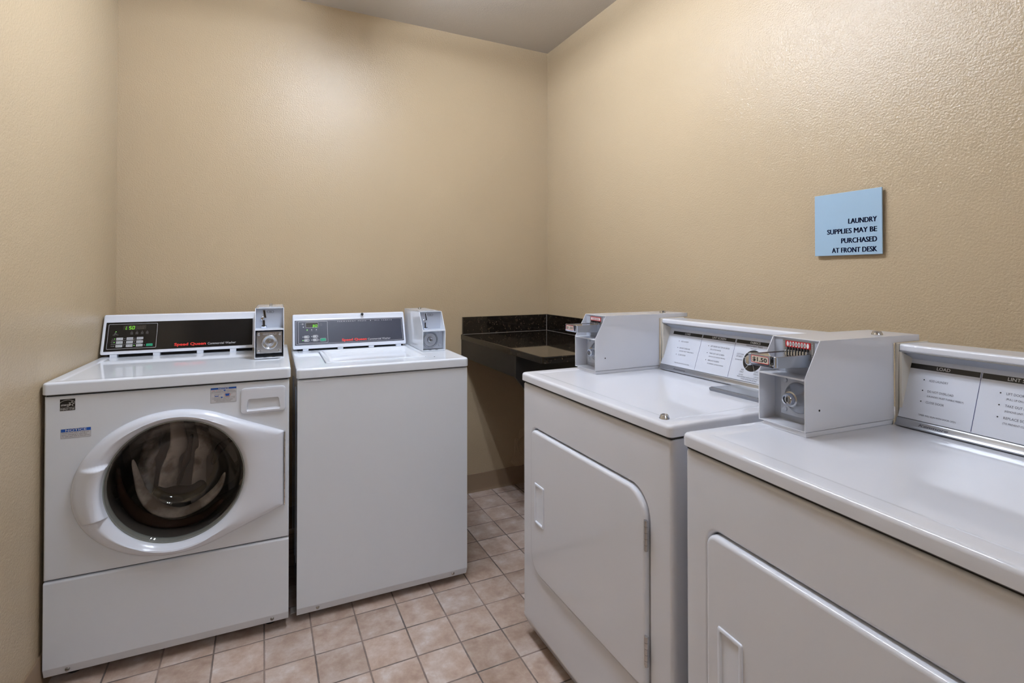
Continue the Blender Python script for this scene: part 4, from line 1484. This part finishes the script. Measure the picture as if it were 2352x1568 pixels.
    # chrome front with rolled corner posts
    b.box(s1 - 0.006, s1 + 0.0006, 0.1455, 0.1525, zs0 - 0.0005, zs1 + 0.0008, 'chrome', 0.0016, 3)
    b.box(s0 - 0.0006, s0 + 0.006, 0.1455, 0.1525, zs0 - 0.0005, zs1 + 0.0008, 'chrome', 0.0016, 3)
    b.box(s0 + 0.005, s1 - 0.005, 0.1475, 0.1515, zs0 - 0.0012, zs0 + 0.006, 'chrome', 0.001)
    b.box(s0 + 0.005, s1 - 0.012, 0.1440, 0.1490, zs0 + 0.002, zs1 + 0.0012, 'chrome', 0.0012)
    b.prism([(s1 - 0.012, zs0 + 0.004), (s1 - 0.012, zs1 - 0.004), (s1 - 0.006, zs1 - 0.010), (s1 - 0.006, zs0 + 0.004)], 'y', 0.150, 0.152, 'rubber')
    sl = b.build('coin_slide', box, label='chrome coin slide with price tag')
    P = FACE((s0, 0.1438, zs0), (1, 0, 0), (0, 0, 1))
    b = B(P)
    b.quad(0.009, 0.0545, 0.0052, 0.0212, 0.0001, 'beige', 0.0018)
    b.frame(0.009, 0.0545, 0.0052, 0.0212, 0.0011, 0.0002, 'red', 0.0028)
    b.text('$1.50', 0.0318, 0.0090, 'black', h=0.0082, w=0.0375, align='C', z=0.0003, bold=0.025)
    b.build('price_tag', sl if False else box, label='$1.50 price tag')
    # row of coin slots: red strip, eight chrome fingers
    b = B(FACE((bu, v0c + 0.048, zb), (1, 0, 0), (0, 0, 1)))
    rx0, rx1, ry0, ry1 = 0.0335, 0.0955, 0.1765, 0.1908
    b.box(0.026, 0.103, 0.152, 0.1925, 0.0, 0.0012, 'alu')
    b.box(rx0, rx1, ry0, ry1, 0.001, 0.0022, 'redlabel')
    for k in range(8):
        x = rx0 + 0.0060 + k * (rx1 - rx0 - 0.012) / 7
        b.disc(x, (ry0 + ry1) / 2 + 0.0003, 0.0029, 0.0026, 'white', 20, 0.0055)
        if 0 < k < 7:
            b.text('25', x, (ry0 + ry1) / 2 - 0.0022, 'black', h=0.0048, w=0.0042, align='C', z=0.0029, bold=0.02)
    for (x0, n_) in ((0.0275, 7), (0.0985, 7)):
        for k in range(n_):
            b.quad(x0, x0 + 0.002, 0.158 + k * 0.0045, 0.1605 + k * 0.0045, 0.0016, 'line')
    b.build('coin_label', box, label='red strip with white ovals')
    for k in range(8):
        b = B(FACE((bu, v0c + 0.048, zb), (1, 0, 0), (0, 0, 1)))
        x = rx0 + 0.0060 + k * (rx1 - rx0 - 0.012) / 7
        b.box(x - 0.0028, x + 0.0024, 0.158, 0.1715, 0.0015, 0.009, 'chrome', 0.0012)
        b.box(x - 0.0010, x + 0.0010, 0.168, 0.1775, 0.0012, 0.0045, 'rubber', 0.0004)
        b.build('coin_finger', box)
    b = B()
    b.lathe([(0.0115, 0), (0.0115, 0.002), (0.0085, 0.0085), (0.0065, 0.009), (0, 0.009)], 'chrome', Matrix.Translation((lockpos[0], lockpos[1], zb + h)), 24)
    b.build('lid_lock', box)
    if lock == 'far':
        b = B()
        b.lathe([(0.0125, 0), (0.0122, 0.002), (0.009, 0.0095), (0.007, 0.0105), (0.0062, 0.009), (0, 0.009)], 'chrome', Matrix.Translation((0.684, 0.027, ZT - 0.0005)), 28)
        b.build('top_lock', t)
    return t


dryer('white coin dryer beside the dark counter, chrome lock on its top front corner', (-0.7883, -1.1949, 0), -0.0061 - PI / 2, 0.0205, 0.1263, 0.1470, 0.1810, 'far', (0.1089, 0.5368), 0.093)
dryer('white coin dryer nearest the viewer, cut off by the right edge', (-0.7985, -1.9780, 0), -0.0684 - PI / 2, 0.0095, 0.1183, 0.1280, 0.1375, 'near', (0.094, 0.4829), 0.0755)

# ------------------------------------------------------------------ folding counter in the corner
t = thing('folding_counter', 'black granite folding counter with backsplash in the corner between washers and dryers', 'counter', (-0.29, -0.48, 0))
t.location = (0, 0, 0)
b = B()
b.plate(-0.578, -0.002, -0.962, -0.002, (0.022, 0.004, 0.001, 0.001), [(0.003, 0.888), (0.0005, 0.889), (0, 0.892), (0, 0.913), (0.001, 0.9165), (0.004, 0.918)], 'granite')
b.build('countertop', t)
b = B()
b.box(-0.5705, -0.002, -0.020, -0.001, 0.918, 1.0165, 'granite', 0.001)
b.build('backsplash', t)
b = B()
b.box(-0.020, -0.001, -0.962, -0.0205, 0.918, 1.0165, 'granite', 0.001)
b.build('backsplash', t)
b = B()
b.box(-0.0225, -0.0195, -0.0225, -0.0195, 0.918, 1.014, 'caulk')
b.box(-0.5705, -0.0205, -0.0220, -0.0198, 0.9178, 0.9192, 'caulk')
b.box(-0.0220, -0.0198, -0.962, -0.0205, 0.9178, 0.9192, 'caulk')
b.build('caulk_bead', t)
b = B()
b.box(-0.575, -0.556, -0.6905, -0.001, 0.789, 0.888, 'apron', 0.001)
b.prism([(-0.575, 0.789), (-0.575, 0.888), (-0.004, 0.888), (-0.004, 0.44), (-0.34, 0.50)], 'y', -0.710, -0.690, 'apron', 0.001)
b.build('apron', t)

# ------------------------------------------------------------------ wall sign
t = thing('wall_sign', 'square pale blue sign about laundry supplies on the right wall above the dryers', 'sign', (0, -1.8475, 1.4095))
R = FACE((0, 0, 0), (0, -1, 0), (0, 0, 1))
b = B(R)
b.box(-0.06, 0.06, -0.06, 0.06, 0.0005, 0.008, 'fixture')
b.build('mount', t)
b = B(R)
b.box(-0.1005, 0.1010, -0.0965, 0.0965, 0.008, 0.0125, 'sign', 0.0008)
b.build('sign_panel', t)
b = B(R)
for st, w_, z in (('LAUNDRY', 0.0808, 1.4086), ('SUPPLIES MAY BE', 0.1462, 1.3796), ('PURCHASED', 0.1026, 1.3502), ('AT FRONT DESK', 0.1316, 1.3213)):
    for dx in (-0.0007, -0.0002, 0.0002, 0.0007):
        b.text(st, 1.9345 - 1.8475 + dx, z - 1.4095, 'navy', h=0.0150, w=w_, align='R', z=0.0125, depth=0.0006)
b.build('sign_lettering', t)

# ------------------------------------------------------------------ scrap of paper on the floor between the washers
b = B()
b.loft([[(-1.517, -0.728, 0.0004), (-1.490, -0.722, 0.0004), (-1.493, -0.690, 0.0004), (-1.515, -0.688, 0.0004)],
        [(-1.516, -0.727, 0.003), (-1.491, -0.722, 0.001), (-1.494, -0.691, 0.004), (-1.514, -0.689, 0.002)]], 'paper')
tag(b.build('paper_scrap'), 'small white scrap on the floor between the two washers', 'paper')
